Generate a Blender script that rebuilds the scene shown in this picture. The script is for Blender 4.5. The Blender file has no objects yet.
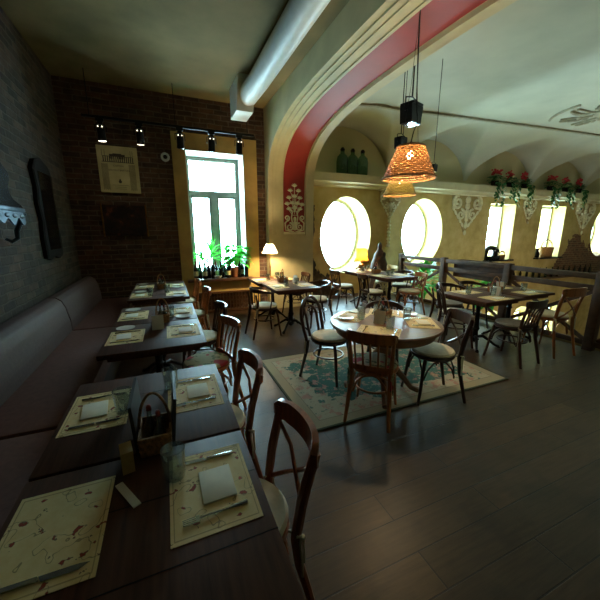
import bpy, bmesh, math, random
from mathutils import Vector, Matrix
PI = math.pi
R = random.Random(7)
scene = bpy.context.scene
COL = scene.collection
H = 1.62                                   # camera height

# ------------------------------------------------------------ materials
def s2l(c):
    return tuple((x/12.92 if x <= .04045 else ((x+.055)/1.055)**2.4) for x in c)
def rgb(r, g, b): return s2l((r/255, g/255, b/255))+(1,)
class NT:
    def __init__(s, name):
        s.m = bpy.data.materials.new(name); s.m.use_nodes = True
        s.t = s.m.node_tree; s.b = s.t.nodes['Principled BSDF']; s.out = s.t.nodes['Material Output']
    def n(s, typ, **kw):
        nd = s.t.nodes.new(typ)
        for k, v in kw.items():
            if k in nd.inputs: nd.inputs[k].default_value = v
            else: setattr(nd, k, v)
        return nd
    def l(s, a, b): s.t.links.new(a, b)
    def coord(s, kind='Object'): return s.n('ShaderNodeTexCoord').outputs[kind]
    def noise(s, vec, scale, detail=4, rough=.55):
        n = s.n('ShaderNodeTexNoise'); n.inputs['Scale'].default_value = scale
        n.inputs['Detail'].default_value = detail; n.inputs['Roughness'].default_value = rough
        s.l(vec, n.inputs['Vector']); return n.outputs['Fac']
    def ramp(s, fac, stops, interp='LINEAR'):
        r = s.n('ShaderNodeValToRGB'); r.color_ramp.interpolation = interp
        e = r.color_ramp.elements
        while len(e) > 1: e.remove(e[-1])
        e[0].position = stops[0][0]; e[0].color = stops[0][1]
        for p, c in stops[1:]:
            k = e.new(p); k.color = c
        s.l(fac, r.inputs['Fac']); return r.outputs['Color']
    def mix(s, fac, a, b, blend='MIX'):
        m = s.n('ShaderNodeMix', data_type='RGBA', blend_type=blend)
        for sock, v in ((m.inputs[0], fac), (m.inputs[6], a), (m.inputs[7], b)):
            if hasattr(v, 'is_output'): s.l(v, sock)
            else: sock.default_value = v
        return m.outputs[2]
    def math(s, op, a, b=0.0, clamp=False):
        m = s.n('ShaderNodeMath', operation=op); m.use_clamp = clamp
        for i, v in enumerate((a, b)):
            if hasattr(v, 'is_output'): s.l(v, m.inputs[i])
            else: m.inputs[i].default_value = v
        return m.outputs[0]
    def bump(s, h, strength=.3, dist=.01):
        b = s.n('ShaderNodeBump'); b.inputs['Strength'].default_value = strength
        b.inputs['Distance'].default_value = dist
        s.l(h, b.inputs['Height']); s.l(b.outputs[0], s.b.inputs['Normal'])
    def base(s, c):
        if hasattr(c, 'is_output'): s.l(c, s.b.inputs['Base Color'])
        else: s.b.inputs['Base Color'].default_value = c
    def set(s, **kw):
        for k, v in kw.items(): s.b.inputs[k.replace('_', ' ')].default_value = v
M = {}
def simple(name, c, rough=.5, metal=0, var=.12, scale=9, spec=None, bump=0):
    n = NT(name); v = n.noise(n.coord(), scale)
    d = tuple(x*(1-var*1.6) for x in c[:3])+(1,); u = tuple(min(1, x*(1+var)) for x in c[:3])+(1,)
    n.base(n.ramp(v, [(.3, d), (.7, u)])); n.set(Roughness=rough, Metallic=metal)
    if spec is not None: n.b.inputs['Specular IOR Level'].default_value = spec
    if bump: n.bump(v, bump, .01)
    M[name] = n.m; return n.m
def wood(name, c, rough=.38, scale=6, coat=.0, axis=0):
    n = NT(name); mp = n.n('ShaderNodeMapping'); n.l(n.coord(), mp.inputs['Vector'])
    sc = [22, 22, 22]; sc[axis] = 1.6; mp.inputs['Scale'].default_value = sc
    g = n.noise(mp.outputs[0], scale*.35, 6, .6)
    d = tuple(x*.55 for x in c[:3])+(1,); u = tuple(min(1, x*1.35) for x in c[:3])+(1,)
    n.base(n.ramp(g, [(.28, d), (.55, c), (.8, u)])); n.set(Roughness=rough); n.bump(g, .15, .003)
    if coat: n.b.inputs['Coat Weight'].default_value = coat
    M[name] = n.m; return n.m
def emis(name, c, strength):
    n = NT(name); n.base((0.8, .8, .8, 1)); n.b.inputs['Emission Color'].default_value = c
    n.b.inputs['Emission Strength'].default_value = strength; M[name] = n.m; return n.m
def brick_nodes(n, ax, c1, c2, mort, scale=1.0):
    sp = n.n('ShaderNodeSeparateXYZ'); n.l(n.coord(), sp.inputs[0])
    cb = n.n('ShaderNodeCombineXYZ'); n.l(sp.outputs[ax], cb.inputs[0]); n.l(sp.outputs[2], cb.inputs[1])
    wob = n.n('ShaderNodeTexNoise'); wob.inputs['Scale'].default_value = 5; n.l(cb.outputs[0], wob.inputs['Vector'])
    vm = n.n('ShaderNodeVectorMath', operation='MULTIPLY_ADD'); n.l(wob.outputs['Color'], vm.inputs[0])
    vm.inputs[1].default_value = (.03, .03, 0); n.l(cb.outputs[0], vm.inputs[2])
    b = n.n('ShaderNodeTexBrick'); n.l(vm.outputs[0], b.inputs['Vector'])
    b.inputs['Scale'].default_value = scale; b.inputs['Brick Width'].default_value = .255
    b.inputs['Row Height'].default_value = .083; b.inputs['Mortar Size'].default_value = .011
    b.inputs['Mortar Smooth'].default_value = .5
    b.inputs['Color1'].default_value = c1; b.inputs['Color2'].default_value = c2; b.inputs['Mortar'].default_value = mort
    v = n.noise(n.coord(), 7, 5)
    col = n.mix(.75, b.outputs['Color'], n.ramp(v, [(.25, (.35, .33, .3, 1)), (.7, (1.25, 1.2, 1.15, 1))]), 'MULTIPLY')
    hgt = n.math('ADD', n.math('MULTIPLY', b.outputs['Fac'], -1.0), n.math('MULTIPLY', v, .8))
    return col, hgt
def brickmat(name, ax, c1, c2, mort):
    n = NT(name); col, h = brick_nodes(n, ax, c1, c2, mort)
    n.base(col); n.set(Roughness=.85); n.bump(h, .8, .02); M[name] = n.m
brickmat('brick_back', 0, rgb(100, 72, 54), rgb(70, 54, 43), rgb(108, 96, 80))
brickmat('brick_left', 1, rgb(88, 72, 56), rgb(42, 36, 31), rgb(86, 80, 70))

# hall wall: ochre plaster with areas fallen away to show brick and rubble
n = NT('hall_plaster'); v = n.noise(n.coord(), 2.2, 6, .6); v2 = n.noise(n.coord(), 12, 3)
pl = n.ramp(v, [(.3, rgb(172, 148, 88)), (.5, rgb(196, 172, 108)), (.72, rgb(212, 192, 136))])
bc, bh = brick_nodes(n, 0, rgb(124, 84, 54), rgb(92, 64, 44), rgb(140, 122, 92))
sp = n.n('ShaderNodeSeparateXYZ'); n.l(n.coord(), sp.inputs[0]); X, Z = sp.outputs[0], sp.outputs[2]
wob = n.math('MULTIPLY', n.math('SUBTRACT', n.noise(n.coord(), 3.1, 5), .5), 1.5)
# patch 1: triangle of bricks at X about 14.9, Z below 1.6
p1 = n.math('SUBTRACT', 1.55, n.math('MAXIMUM', n.math('MULTIPLY', n.math('SUBTRACT', 14.3, X), 1.2), n.math('MULTIPLY', n.math('SUBTRACT', X, 14.3), .4)))
m1 = n.math('MULTIPLY', n.math('GREATER_THAN', n.math('ADD', n.math('SUBTRACT', p1, Z), wob), 0), n.math('GREATER_THAN', Z, 0))
# patch 2: dark rubble beside the arch pillar
p2 = n.math('SUBTRACT', .85, n.math('MULTIPLY', n.math('SUBTRACT', X, 3.35), .95))
m2 = n.math('GREATER_THAN', n.math('ADD', n.math('SUBTRACT', p2, Z), wob), 0)
p3 = n.math('SUBTRACT', 3.33, X); m3 = n.math('GREATER_THAN', n.math('ADD', p3, n.math('MULTIPLY', wob, .22)), 0)
m3 = n.math('MULTIPLY', m3, n.math('LESS_THAN', Z, 2.25))
m23 = n.math('MAXIMUM', m2, m3); m23 = n.math('MULTIPLY', m23, n.math('LESS_THAN', X, 6.0))
pl = n.mix(n.math('GREATER_THAN', Z, 2.9), pl, rgb(188, 180, 138)); col = n.mix(m1, pl, bc); col = n.mix(m23, col, n.ramp(v2, [(.3, rgb(38, 34, 28)), (.7, rgb(84, 72, 56))]))
n.base(col); n.set(Roughness=.85)
hh = n.math('ADD', n.math('MULTIPLY', v2, .3), n.math('MULTIPLY', n.math('MAXIMUM', m1, m23), n.math('SUBTRACT', n.math('MULTIPLY', bh, .5), 1.6)))
n.bump(hh, .5, .02); M['hall_plaster'] = n.m
simple('ceiling_plaster', rgb(176, 178, 156), .6, var=.08, scale=1.3)
simple('arch_plaster', rgb(190, 182, 142), .7, var=.1, scale=2.5)
simple('surround_plaster', rgb(196, 166, 98), .8, var=.14, scale=3)
simple('room_ceiling', rgb(128, 112, 72), .9, var=.15, scale=2)
simple('red_paint', rgb(150, 40, 30), .6, var=.08, scale=4)
simple('relief_plaster', rgb(232, 226, 190), .6, var=.12, scale=12)
simple('white_paint', rgb(214, 220, 214), .45, var=.05)
simple('dim_wall', rgb(84, 66, 46), .9, var=.2, scale=2)
simple('black_metal', rgb(22, 22, 24), .35, .6, var=.2)
simple('iron', rgb(24, 22, 20), .45, .5, var=.25)
simple('steel', rgb(200, 204, 208), .18, 1, var=.04)
simple('silver_relief', rgb(78, 92, 104), .35, .8, var=.25, scale=14)
simple('bench_fabric', rgb(112, 72, 60), .75, var=.12, scale=30, bump=.15)
simple('back_fabric', rgb(88, 66, 60), .7, var=.1, scale=30, bump=.15)
simple('bench_base', rgb(40, 28, 20), .6)
simple('cushion_cloth', rgb(222, 214, 190), .9, var=.12, scale=14, bump=.3)
simple('dark_cushion', rgb(124, 118, 106), .9, var=.2, scale=14, bump=.3)
simple('porcelain', rgb(236, 236, 226), .2, var=.02)
simple('napkin_paper', rgb(244, 238, 216), .85, var=.04, scale=20)
simple('wicker_small', rgb(172, 124, 72), .7, var=.4, scale=60, bump=.6)
simple('terracotta', rgb(112, 62, 36), .7)
simple('frame_grey', rgb(120, 122, 104), .6)
simple('mirror_wood', rgb(26, 21, 18), .85, spec=.2)
simple('corbel_ground', rgb(176, 158, 108), .85)
simple('soil', rgb(30, 22, 16), .95)
simple('card_white', rgb(222, 222, 214), .5, var=.03)
simple('menu_leather', rgb(30, 24, 22), .5, var=.2)
simple('paper_tan', rgb(196, 168, 108), .8)
simple('cork_red', rgb(150, 44, 26), .5)
simple('gold', rgb(170, 120, 50), .35, .8, var=.3, scale=20)
simple('black_gloss', rgb(14, 13, 14), .15, var=.1)
simple('leaf_bright', rgb(70, 190, 70), .45, var=.3, scale=16)
simple('leaf_dark', rgb(34, 110, 44), .5, var=.35, scale=16)
simple('petal_red', rgb(190, 28, 42), .6, var=.2, scale=30)
simple('lit_curb', rgb(186, 166, 110), .7)  # gallery curb: the light lying along it is painted in as pale beige
simple('statue_wood', rgb(70, 48, 32), .6, var=.3, scale=14, bump=.5)
simple('rail_wood', rgb(84, 60, 40), .6, var=.25, spec=.3, scale=9)
simple('lower_floor', rgb(120, 84, 66), .6)
simple('relief_beige', rgb(150, 146, 120), .8, var=.15)
wood('table_wood', rgb(88, 56, 40), .5, coat=0, axis=1)
M['table_wood'].node_tree.nodes['Principled BSDF'].inputs['Specular IOR Level'].default_value = .2
wood('round_wood', rgb(132, 84, 48), .34, coat=.15)
wood('chair_brown', rgb(186, 116, 64), .3, coat=.3, axis=2)
wood('chair_red', rgb(158, 86, 50), .28, coat=.3, axis=2)
wood('chair_dark', rgb(58, 36, 26), .3, coat=.3, axis=2)
wood('chair_honey', rgb(150, 90, 42), .32, coat=.3, axis=2)
wood('chair_cream', rgb(206, 184, 132), .4, axis=2)
wood('sill_wood', rgb(86, 60, 40), .35)
# floor boards along X
n = NT('floor_boards'); b = n.n('ShaderNodeTexBrick'); n.l(n.coord(), b.inputs['Vector'])
b.offset = .37; b.inputs['Scale'].default_value = 1; b.inputs['Brick Width'].default_value = 1.7; b.inputs['Row Height'].default_value = .19
b.inputs['Mortar Size'].default_value = .004; b.inputs['Mortar Smooth'].default_value = .2
b.inputs['Color1'].default_value = rgb(60, 45, 30); b.inputs['Color2'].default_value = rgb(76, 57, 38); b.inputs['Mortar'].default_value = rgb(26, 20, 15)
mp = n.n('ShaderNodeMapping'); n.l(n.coord(), mp.inputs['Vector']); mp.inputs['Scale'].default_value = (1.2, 16, 1)
g = n.noise(mp.outputs[0], 3, 6, .65); g2 = n.noise(n.coord(), 3.5, 3)
c = n.mix(.8, b.outputs['Color'], n.ramp(g, [(.3, (.55, .53, .5, 1)), (.7, (1.2, 1.2, 1.2, 1))]), 'MULTIPLY')
c = n.mix(.7, c, n.ramp(g2, [(.32, (.5, .48, .45, 1)), (.5, (1, 1, 1, 1))]), 'MULTIPLY')
n.base(c); n.set(Roughness=.38); n.b.inputs['Specular IOR Level'].default_value = .4
n.bump(n.math('ADD', n.math('MULTIPLY', b.outputs['Fac'], -1), n.math('MULTIPLY', g, .35)), .35, .006); M['floor_boards'] = n.m
# rug
n = NT('rug_pile'); gc = n.coord('Generated'); sp = n.n('ShaderNodeSeparateXYZ'); n.l(gc, sp.inputs[0])
ex = n.math('MULTIPLY', n.math('SUBTRACT', .5, n.math('ABSOLUTE', n.math('SUBTRACT', sp.outputs[0], .5))), 2.4)
ey = n.math('MULTIPLY', n.math('SUBTRACT', .5, n.math('ABSOLUTE', n.math('SUBTRACT', sp.outputs[1], .5))), 1.6)
ed = n.math('MINIMUM', ex, ey)
oc = n.coord(); w1 = n.noise(oc, 3.2, 4); w2 = n.noise(oc, 11, 5, .7); w3 = n.noise(oc, 13, 6, .7)
edw = n.math('ADD', ed, n.math('MULTIPLY', n.math('SUBTRACT', w1, .5), .9))
field = n.ramp(edw, [(0, rgb(176, 164, 136)), (.30, rgb(170, 160, 134)), (.32, rgb(44, 88, 76)), (1, rgb(52, 98, 84))], 'CONSTANT')
pink = n.math('GREATER_THAN', w2, .56); beige = n.math('LESS_THAN', w3, .40)
tealb = n.math('MULTIPLY', n.math('GREATER_THAN', w3, .60), .8)
c = n.mix(n.math('MULTIPLY', pink, .85), field, rgb(178, 124, 108)); c = n.mix(n.math('MULTIPLY', beige, .8), c, rgb(166, 156, 126))
c = n.mix(n.math('MULTIPLY', tealb, n.math('GREATER_THAN', ed, .07)), c, rgb(38, 92, 78))
bord = n.ramp(ed, [(0, rgb(60, 66, 46)), (.02, rgb(164, 150, 120)), (.115, rgb(128, 118, 94)), (.125, rgb(255, 255, 255))], 'CONSTANT')
c = n.mix(n.math('LESS_THAN', ed, .125), c, bord)
n.base(c); n.set(Roughness=.95); n.bump(n.noise(oc, 120, 2), .5, .004); M['rug_pile'] = n.m
# printed placemat
n = NT('mat_print'); gc = n.coord('Generated'); oc = n.coord(); w = n.noise(oc, 11, 2, .5); w2 = n.noise(oc, 26, 3)
line = n.math('LESS_THAN', n.math('ABSOLUTE', n.math('SUBTRACT', w, .56)), .006)
blot = n.math('GREATER_THAN', n.noise(oc, 24, 3), .63); blot2 = n.math('GREATER_THAN', n.noise(oc, 24, 2), .66)
c = n.ramp(w2, [(.3, rgb(234, 206, 142)), (.7, rgb(244, 222, 166))])
c = n.mix(n.math('MULTIPLY', line, .6), c, rgb(120, 92, 60)); c = n.mix(n.math('MULTIPLY', blot, .8), c, rgb(92, 66, 52)); c = n.mix(n.math('MULTIPLY', blot2, .85), c, rgb(168, 62, 44))
sp = n.n('ShaderNodeSeparateXYZ'); n.l(gc, sp.inputs[0])
ed = n.math('MINIMUM', n.math('SUBTRACT', .5, n.math('ABSOLUTE', n.math('SUBTRACT', sp.outputs[0], .5))), n.math('SUBTRACT', .5, n.math('ABSOLUTE', n.math('SUBTRACT', sp.outputs[1], .5))))
fr = n.math('LESS_THAN', n.math('ABSOLUTE', n.math('SUBTRACT', ed, .04)), .006)
c = n.mix(n.math('MULTIPLY', fr, .5), c, rgb(140, 100, 60))
n.base(c); n.set(Roughness=.7); n.b.inputs['Specular IOR Level'].default_value = .25; M['mat_print'] = n.m
# floral cushion
def floral(name, basec, th=.62):
    n = NT(name); oc = n.coord(); a = n.noise(oc, 6, 1); b = n.noise(oc, 13, 3)
    c = n.mix(n.math('GREATER_THAN', b, .57), basec, rgb(92, 108, 74)); c = n.mix(n.math('GREATER_THAN', a, th), c, rgb(170, 54, 66))
    n.base(c); n.set(Roughness=.9); M[name] = n.m
floral('cushion_floral', rgb(170, 164, 128), .56)
# glass pane: thin transparent sheet with a little mirror
def thin(name, tint, gl=.08, rough=.02, pw=5, df=0):
    n = NT(name); t = n.n('ShaderNodeBsdfTransparent'); t.inputs[0].default_value = tint
    g = n.n('ShaderNodeBsdfGlossy'); g.inputs['Roughness'].default_value = rough
    f = n.n('ShaderNodeLayerWeight')
    fm = n.math('ADD', n.math('MULTIPLY', n.math('POWER', f.outputs['Facing'], pw), .9), gl+.02, True)
    m = n.n('ShaderNodeMixShader'); n.l(fm, m.inputs[0]); n.l(t.outputs[0], m.inputs[1]); n.l(g.outputs[0], m.inputs[2])
    if df:
        d = n.n('ShaderNodeBsdfDiffuse'); d.inputs[0].default_value = (.8, .9, .9, 1); m2 = n.n('ShaderNodeMixShader'); m2.inputs[0].default_value = df
        n.l(m.outputs[0], m2.inputs[1]); n.l(d.outputs[0], m2.inputs[2]); m = m2
    n.l(m.outputs[0], n.out.inputs['Surface']); M[name] = n.m
thin('pane_glass', (.97, .99, .99, 1), .0)
thin('drink_glass', (.84, .90, .90, 1), .12, .05, 2.0, .035)
thin('cruet_glass', (.55, .6, .5, 1), .12, .03, 2.5)
thin('bottle_green', (.36, .62, .42, 1), .06)
thin('bottle_dark', (.03, .07, .04, 1), .06)
# wicker shade: open weave that lets bulb light through
def weave(name, c, open_):
    n = NT(name); uv = n.coord('UV'); sp = n.n('ShaderNodeSeparateXYZ'); n.l(uv, sp.inputs[0])
    u = n.math('MULTIPLY', sp.outputs[0], 22*2*PI); v = n.math('MULTIPLY', sp.outputs[1], 13*2*PI)
    a = n.math('SINE', v); b = n.math('SINE', n.math('ADD', u, n.math('MULTIPLY', n.math('FLOOR', n.math('MULTIPLY', sp.outputs[1], 13)), PI)))
    h = n.math('ADD', n.math('MULTIPLY', a, .6), n.math('MULTIPLY', b, .4))
    n.base(n.ramp(n.math('ADD', n.math('MULTIPLY', h, .5), .5), [(.1, tuple(x*.22 for x in c[:3])+(1,)), (.8, c)])); n.set(Roughness=.6)
    n.bump(h, .8, .01)
    hole = n.math('MULTIPLY', n.math('LESS_THAN', h, -.55), open_)
    t = n.n('ShaderNodeBsdfTransparent'); tr = n.n('ShaderNodeBsdfTranslucent'); tr.inputs[0].default_value = c
    m0 = n.n('ShaderNodeMixShader'); m0.inputs[0].default_value = .10; n.l(n.b.outputs[0], m0.inputs[1]); n.l(tr.outputs[0], m0.inputs[2])
    m = n.n('ShaderNodeMixShader'); n.l(hole, m.inputs[0]); n.l(m0.outputs[0], m.inputs[1]); n.l(t.outputs[0], m.inputs[2])
    n.l(m.outputs[0], n.out.inputs['Surface']); M[name] = n.m
weave('wicker_brown', rgb(150, 100, 56), .95)
weave('wicker_grey', rgb(150, 132, 62), .6)
# fabric lamp shade (translucent)
def shade(name, c, f=.6):
    n = NT(name); n.base(c); n.set(Roughness=.9)
    tr = n.n('ShaderNodeBsdfTranslucent'); tr.inputs[0].default_value = c
    m = n.n('ShaderNodeMixShader'); m.inputs[0].default_value = f; n.l(n.b.outputs[0], m.inputs[1]); n.l(tr.outputs[0], m.inputs[2])
    n.l(m.outputs[0], n.out.inputs['Surface']); M[name] = n.m
shade('linen_shade', rgb(240, 222, 176)); shade('fringe_shade', rgb(214, 142, 58))
shade('leaf_translucent', rgb(96, 214, 84), .55)  # translucent bright green leaf for the window sill plants
emis('bulb_glow', (1, .72, .38, 1), 60)
emis('spot_lens_on', (1, .9, .7, 1), 8)
emis('spot_lens_dim', (1, .86, .62, 1), 2.5)
# poster paper and dark picture
n = NT('poster_paper'); w = n.noise(n.coord(), 6, 4); n.base(n.ramp(w, [(.3, rgb(176, 168, 118)), (.7, rgb(200, 192, 142))])); n.set(Roughness=.7); M['poster_paper'] = n.m
simple('poster_ink', rgb(62, 54, 40), .7, var=.3, scale=30)
n = NT('dark_canvas'); w = n.noise(n.coord(), 9, 5); n.base(n.ramp(w, [(.45, rgb(26, 20, 16)), (.62, rgb(58, 34, 22)), (.72, rgb(120, 66, 40))])); n.set(Roughness=.4); M['dark_canvas'] = n.m

# ------------------------------------------------------------ geometry
class G:
    def __init__(s): s.bm = bmesh.new()
    def box(s, x0, x1, y0, y1, z0, z1, mat=None, bev=0):
        r = bmesh.ops.create_cube(s.bm, size=1)
        vs = r['verts']
        for v in vs:
            v.co = Vector((x0+(v.co.x+.5)*(x1-x0), y0+(v.co.y+.5)*(y1-y0), z0+(v.co.z+.5)*(z1-z0)))
        if bev:
            es = {e for v in vs for e in v.link_edges}
            rr = bmesh.ops.bevel(s.bm, geom=list(es), offset=bev, segments=2, profile=.6, affect='EDGES')
            vs = list({v for v in rr['verts']} | {v for v in vs if v.is_valid})
        if mat is not None: bmesh.ops.transform(s.bm, matrix=mat, verts=vs)
        return s
    def ring_mesh(s, rings, closed_u=True, cap=True, loop=False):
        vv = [[s.bm.verts.new(p) for p in r] for r in rings]
        n = len(vv[0]); m = len(vv)
        for i in range(m if loop else m-1):
            a, b = vv[i], vv[(i+1) % m]
            for j in range(n if closed_u else n-1):
                k = (j+1) % n
                try: s.bm.faces.new((a[j], a[k], b[k], b[j]))
                except ValueError: pass
        if cap and not loop and closed_u:
            for r, rev in ((vv[0], True), (vv[-1], False)):
                try: s.bm.faces.new(list(reversed(r)) if rev else r)
                except ValueError: pass
        return vv
    def tube(s, pts, rad, seg=8, loop=False):
        pts = [Vector(p) for p in pts]; n = len(pts)
        rads = rad if isinstance(rad, (list, tuple)) else [rad]*n
        up = None; rings = []
        for i, p in enumerate(pts):
            if loop: t = pts[(i+1) % n]-pts[i-1]
            else: t = pts[min(i+1, n-1)]-pts[max(i-1, 0)]
            t.normalize()
            if up is None:
                up = Vector((0, 0, 1)) if abs(t.z) < .9 else Vector((1, 0, 0))
            side = t.cross(up)
            if side.length < 1e-4: side = t.cross(Vector((0, 1, 0)))
            side.normalize(); up = side.cross(t).normalized()
            rings.append([p+(side*math.cos(a)+up*math.sin(a))*rads[i] for a in [2*PI*k/seg for k in range(seg)]])
        s.ring_mesh(rings, loop=loop); return s
    def strip(s, pts, w, h, loop=False, upv=(0, 0, 1)):      # rectangular section sweep; h along upv, w across
        pts = [Vector(p) for p in pts]; n = len(pts); U = Vector(upv)
        hs = h if isinstance(h, (list, tuple)) else [h]*n
        rings = []
        for i, p in enumerate(pts):
            t = (pts[(i+1) % n]-pts[i-1]) if loop else pts[min(i+1, n-1)]-pts[max(i-1, 0)]
            t.normalize(); sd = t.cross(U).normalized()
            rings.append([p+sd*a*w/2+U*b*hs[i]/2 for a, b in ((-1, -1), (1, -1), (1, 1), (-1, 1))])
        s.ring_mesh(rings, loop=loop); return s
    def lathe(s, prof, c=(0, 0, 0), seg=20, cap=True, sx=1, sy=1, m=None):
        rings = [[Vector((c[0]+r*math.cos(a)*sx, c[1]+r*math.sin(a)*sy, c[2]+z)) for a in [2*PI*k/seg for k in range(seg)]] for r, z in prof]
        if m is not None: rings = [[m @ p for p in r] for r in rings]
        s.ring_mesh(rings, cap=cap); return s
    def prism(s, poly, axis, a, b):        # extrude a 2D polygon along axis from a to b
        def P(u, v, w): return {'x': (w, u, v), 'y': (u, w, v), 'z': (u, v, w)}[axis]
        s.ring_mesh([[Vector(P(u, v, a)) for u, v in poly], [Vector(P(u, v, b)) for u, v in poly]]); return s
    def ell(s, c, r, rot=None, seg=10, rings=6):
        rg = []
        for i in range(rings+1):
            t = PI*(.02+.96*i/rings); rg.append([Vector((math.sin(t)*math.cos(2*PI*k/seg)*r[0], math.sin(t)*math.sin(2*PI*k/seg)*r[1], -math.cos(t)*r[2])) for k in range(seg)])
        Q = Matrix.Translation(c) @ (rot if rot is not None else Matrix())
        s.ring_mesh([[Q @ p for p in r_] for r_ in rg]); return s
    def leaf(s, p, d, L, W, droop=.3, fold=.15, nrm=(0, 0, 1)):
        p = Vector(p); d = Vector(d).normalized(); U = Vector(nrm); sd = d.cross(U)
        if sd.length < .05: sd = d.cross(Vector((1, 0, 0)))
        sd.normalize(); up = sd.cross(d).normalized(); rows = []
        for i in range(5):
            t = i/4; w = W*math.sin(PI*min(.97, .08+.9*t))*.5
            c = p+d*L*t-Vector((0, 0, 1))*droop*L*t*t
            rows.append([s.bm.verts.new(c-sd*w+up*fold*w), s.bm.verts.new(c), s.bm.verts.new(c+sd*w+up*fold*w)])
        for i in range(4):
            for j in range(2):
                s.bm.faces.new((rows[i][j], rows[i][j+1], rows[i+1][j+1], rows[i+1][j]))
        return s
    def build(s, name, mat, parent=None, smooth=True, ang=40):
        bmesh.ops.recalc_face_normals(s.bm, faces=s.bm.faces[:])
        me = bpy.data.meshes.new(name); s.bm.to_mesh(me); s.bm.free()
        if smooth:
            for f in me.polygons: f.use_smooth = True
            me.set_sharp_from_angle(angle=math.radians(ang))
        me.materials.append(M[mat])
        o = bpy.data.objects.new(name, me); COL.objects.link(o); o.parent = parent
        return o
def empty(name, parent=None):
    o = bpy.data.objects.new(name, None); o.empty_display_size = .1; COL.objects.link(o); o.parent = parent; return o
def tag(o, label, cat, group=None, kind=None):
    o['label'] = label; o['category'] = cat
    if group: o['group'] = group
    if kind: o['kind'] = kind
    return o
def place(o, x, y, z=0, rz=0): o.location = (x, y, z); o.rotation_euler = (0, 0, rz); return o
KIDS = {}
def kids(o): return [c for c in bpy.data.objects if c.parent == o]
def tree(o): return (o, [tree(c) for c in kids(o)])
def dup(t, parent=None):
    o, ch = t; c = o.copy(); COL.objects.link(c); c.parent = parent
    for k in ch: dup(k, c)
    return c
PROTO = {}
def spawn(key, fn, x, y, z, rz, label, cat, group=None):
    if key not in PROTO:
        o = fn(); PROTO[key] = tree(o)
    else: o = dup(PROTO[key])
    for k in ('group',):
        if k in o.keys(): del o[k]
    place(o, x, y, z, rz); return tag(o, label, cat, group)
def struct(o): o['kind'] = 'structure'; return o
def cut(o, cutters):
    for c in cutters:
        md = o.modifiers.new('b', 'BOOLEAN'); md.operation = 'DIFFERENCE'; md.solver = 'EXACT'; md.object = c
    bpy.context.view_layer.update()
    me = bpy.data.meshes.new_from_object(o.evaluated_get(bpy.context.evaluated_depsgraph_get()))
    o.modifiers.clear(); o.data = me
    for c in cutters: bpy.data.objects.remove(c)
    for f in me.polygons: f.use_smooth = False
def arc(c, rx, ry, a0, a1, n): return [(c[0]+rx*math.cos(a0+(a1-a0)*i/n), c[1]+ry*math.sin(a0+(a1-a0)*i/n)) for i in range(n+1)]

# ------------------------------------------------------------ room shell
YB, XL, YH = 6.4, -1.4, 7.0        # back wall, left wall, hall window wall
CZ = 3.95                          # left room ceiling
AX0, AX1, AY = 1.95, 2.95, 6.2     # arch wall
XF = 5.42                          # edge of the gallery floor
struct(G().box(XL-.3, XF, -3.2, YH+.05, -.25, 0).build('floor', 'floor_boards', smooth=False))
struct(G().box(XF, XF+.06, -3.2, YH, -.25, .035).build('trim_1', 'lit_curb', smooth=False))
struct(G().box(XF, 21.3, -3.2, YH+.05, -3.3, -3.1).build('floor_lower', 'lower_floor', smooth=False))
struct(G().box(XL-.3, XL, -3.2, YB+.35, -.2, CZ+.1).build('wall_left', 'brick_left', smooth=False))
wb = struct(G().box(XL, AX1, YB, YB+.6, -.2, CZ+.1).build('wall_back', 'brick_back', smooth=False))
WX0, WX1, WZ0, WZ1 = .45, 1.52, .71, 3.08
cut(wb, [G().box(WX0, WX1, YB-.2, YB+.9, WZ0, WZ1).build('c', 'brick_back', smooth=False)])
struct(G().box(XL-.3, AX0, -3.2, YB+.3, CZ, CZ+.15).build('ceiling', 'room_ceiling', smooth=False))
struct(G().box(XL-.3, 21.3, -3.4, -3.2, -3.3, 4.4).build('wall_rear', 'dim_wall', smooth=False))
struct(G().box(21.0, 21.3, -3.2, YH+.5, -3.3, 4.4).build('wall_right', 'ceiling_plaster', smooth=False))
struct(G().box(XF-.35, XF-.3, -3.2, YH, -3.1, -.25).build('wall_lower', 'surround_plaster', smooth=False))
# plaster surround of the window, with its reveal lining
g = G()
g.box(.23, WX0, YB-.025, YB+.01, .0, 3.36); g.box(WX1, 1.78, YB-.025, YB+.01, .0, 3.36)
g.box(WX0, WX1, YB-.025, YB+.01, WZ1, 3.36); g.box(WX0, WX1, YB-.025, YB+.01, .43, WZ0-.03)
struct(g.build('trim_2', 'surround_plaster', smooth=False))
g = G(); g.box(WX0-.01, WX0+.012, YB-.02, YB+.55, WZ0, WZ1); g.box(WX1-.012, WX1+.01, YB-.02, YB+.55, WZ0, WZ1); g.box(WX0, WX1, YB-.02, YB+.55, WZ1-.012, WZ1+.01)
struct(g.build('trim_3', 'white_paint', smooth=False))
# left room window
w1 = struct(empty('window_1')); fy = YB+.44
g = G()
def fr(g, x0, x1, z0, z1, t, y0, y1):
    g.box(x0, x0+t, y0, y1, z0, z1); g.box(x1-t, x1, y0, y1, z0, z1); g.box(x0+t, x1-t, y0, y1, z0, z0+t); g.box(x0+t, x1-t, y0, y1, z1-t, z1)
fr(g, WX0+.012, WX1-.012, WZ0, WZ1-.012, .07, fy, fy+.07)
g.box(WX0+.06, WX1-.06, fy-.01, fy+.07, 2.34, 2.43)
g.box(.93, 1.04, fy-.01, fy+.07, WZ0+.05, 2.35)
g.build('window_frame', 'frame_grey', w1, smooth=False)
for x0, x1 in ((.515, .93), (1.04, 1.455)):
    g = G(); fr(g, x0, x1, WZ0+.055, 2.34, .045, fy+.01, fy+.05); g.build('sash', 'frame_grey', w1, smooth=False)
G().box(WX0+.03, WX1-.03, fy+.028, fy+.034, WZ0+.03, WZ1-.04).build('pane', 'pane_glass', w1, smooth=False)
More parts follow.
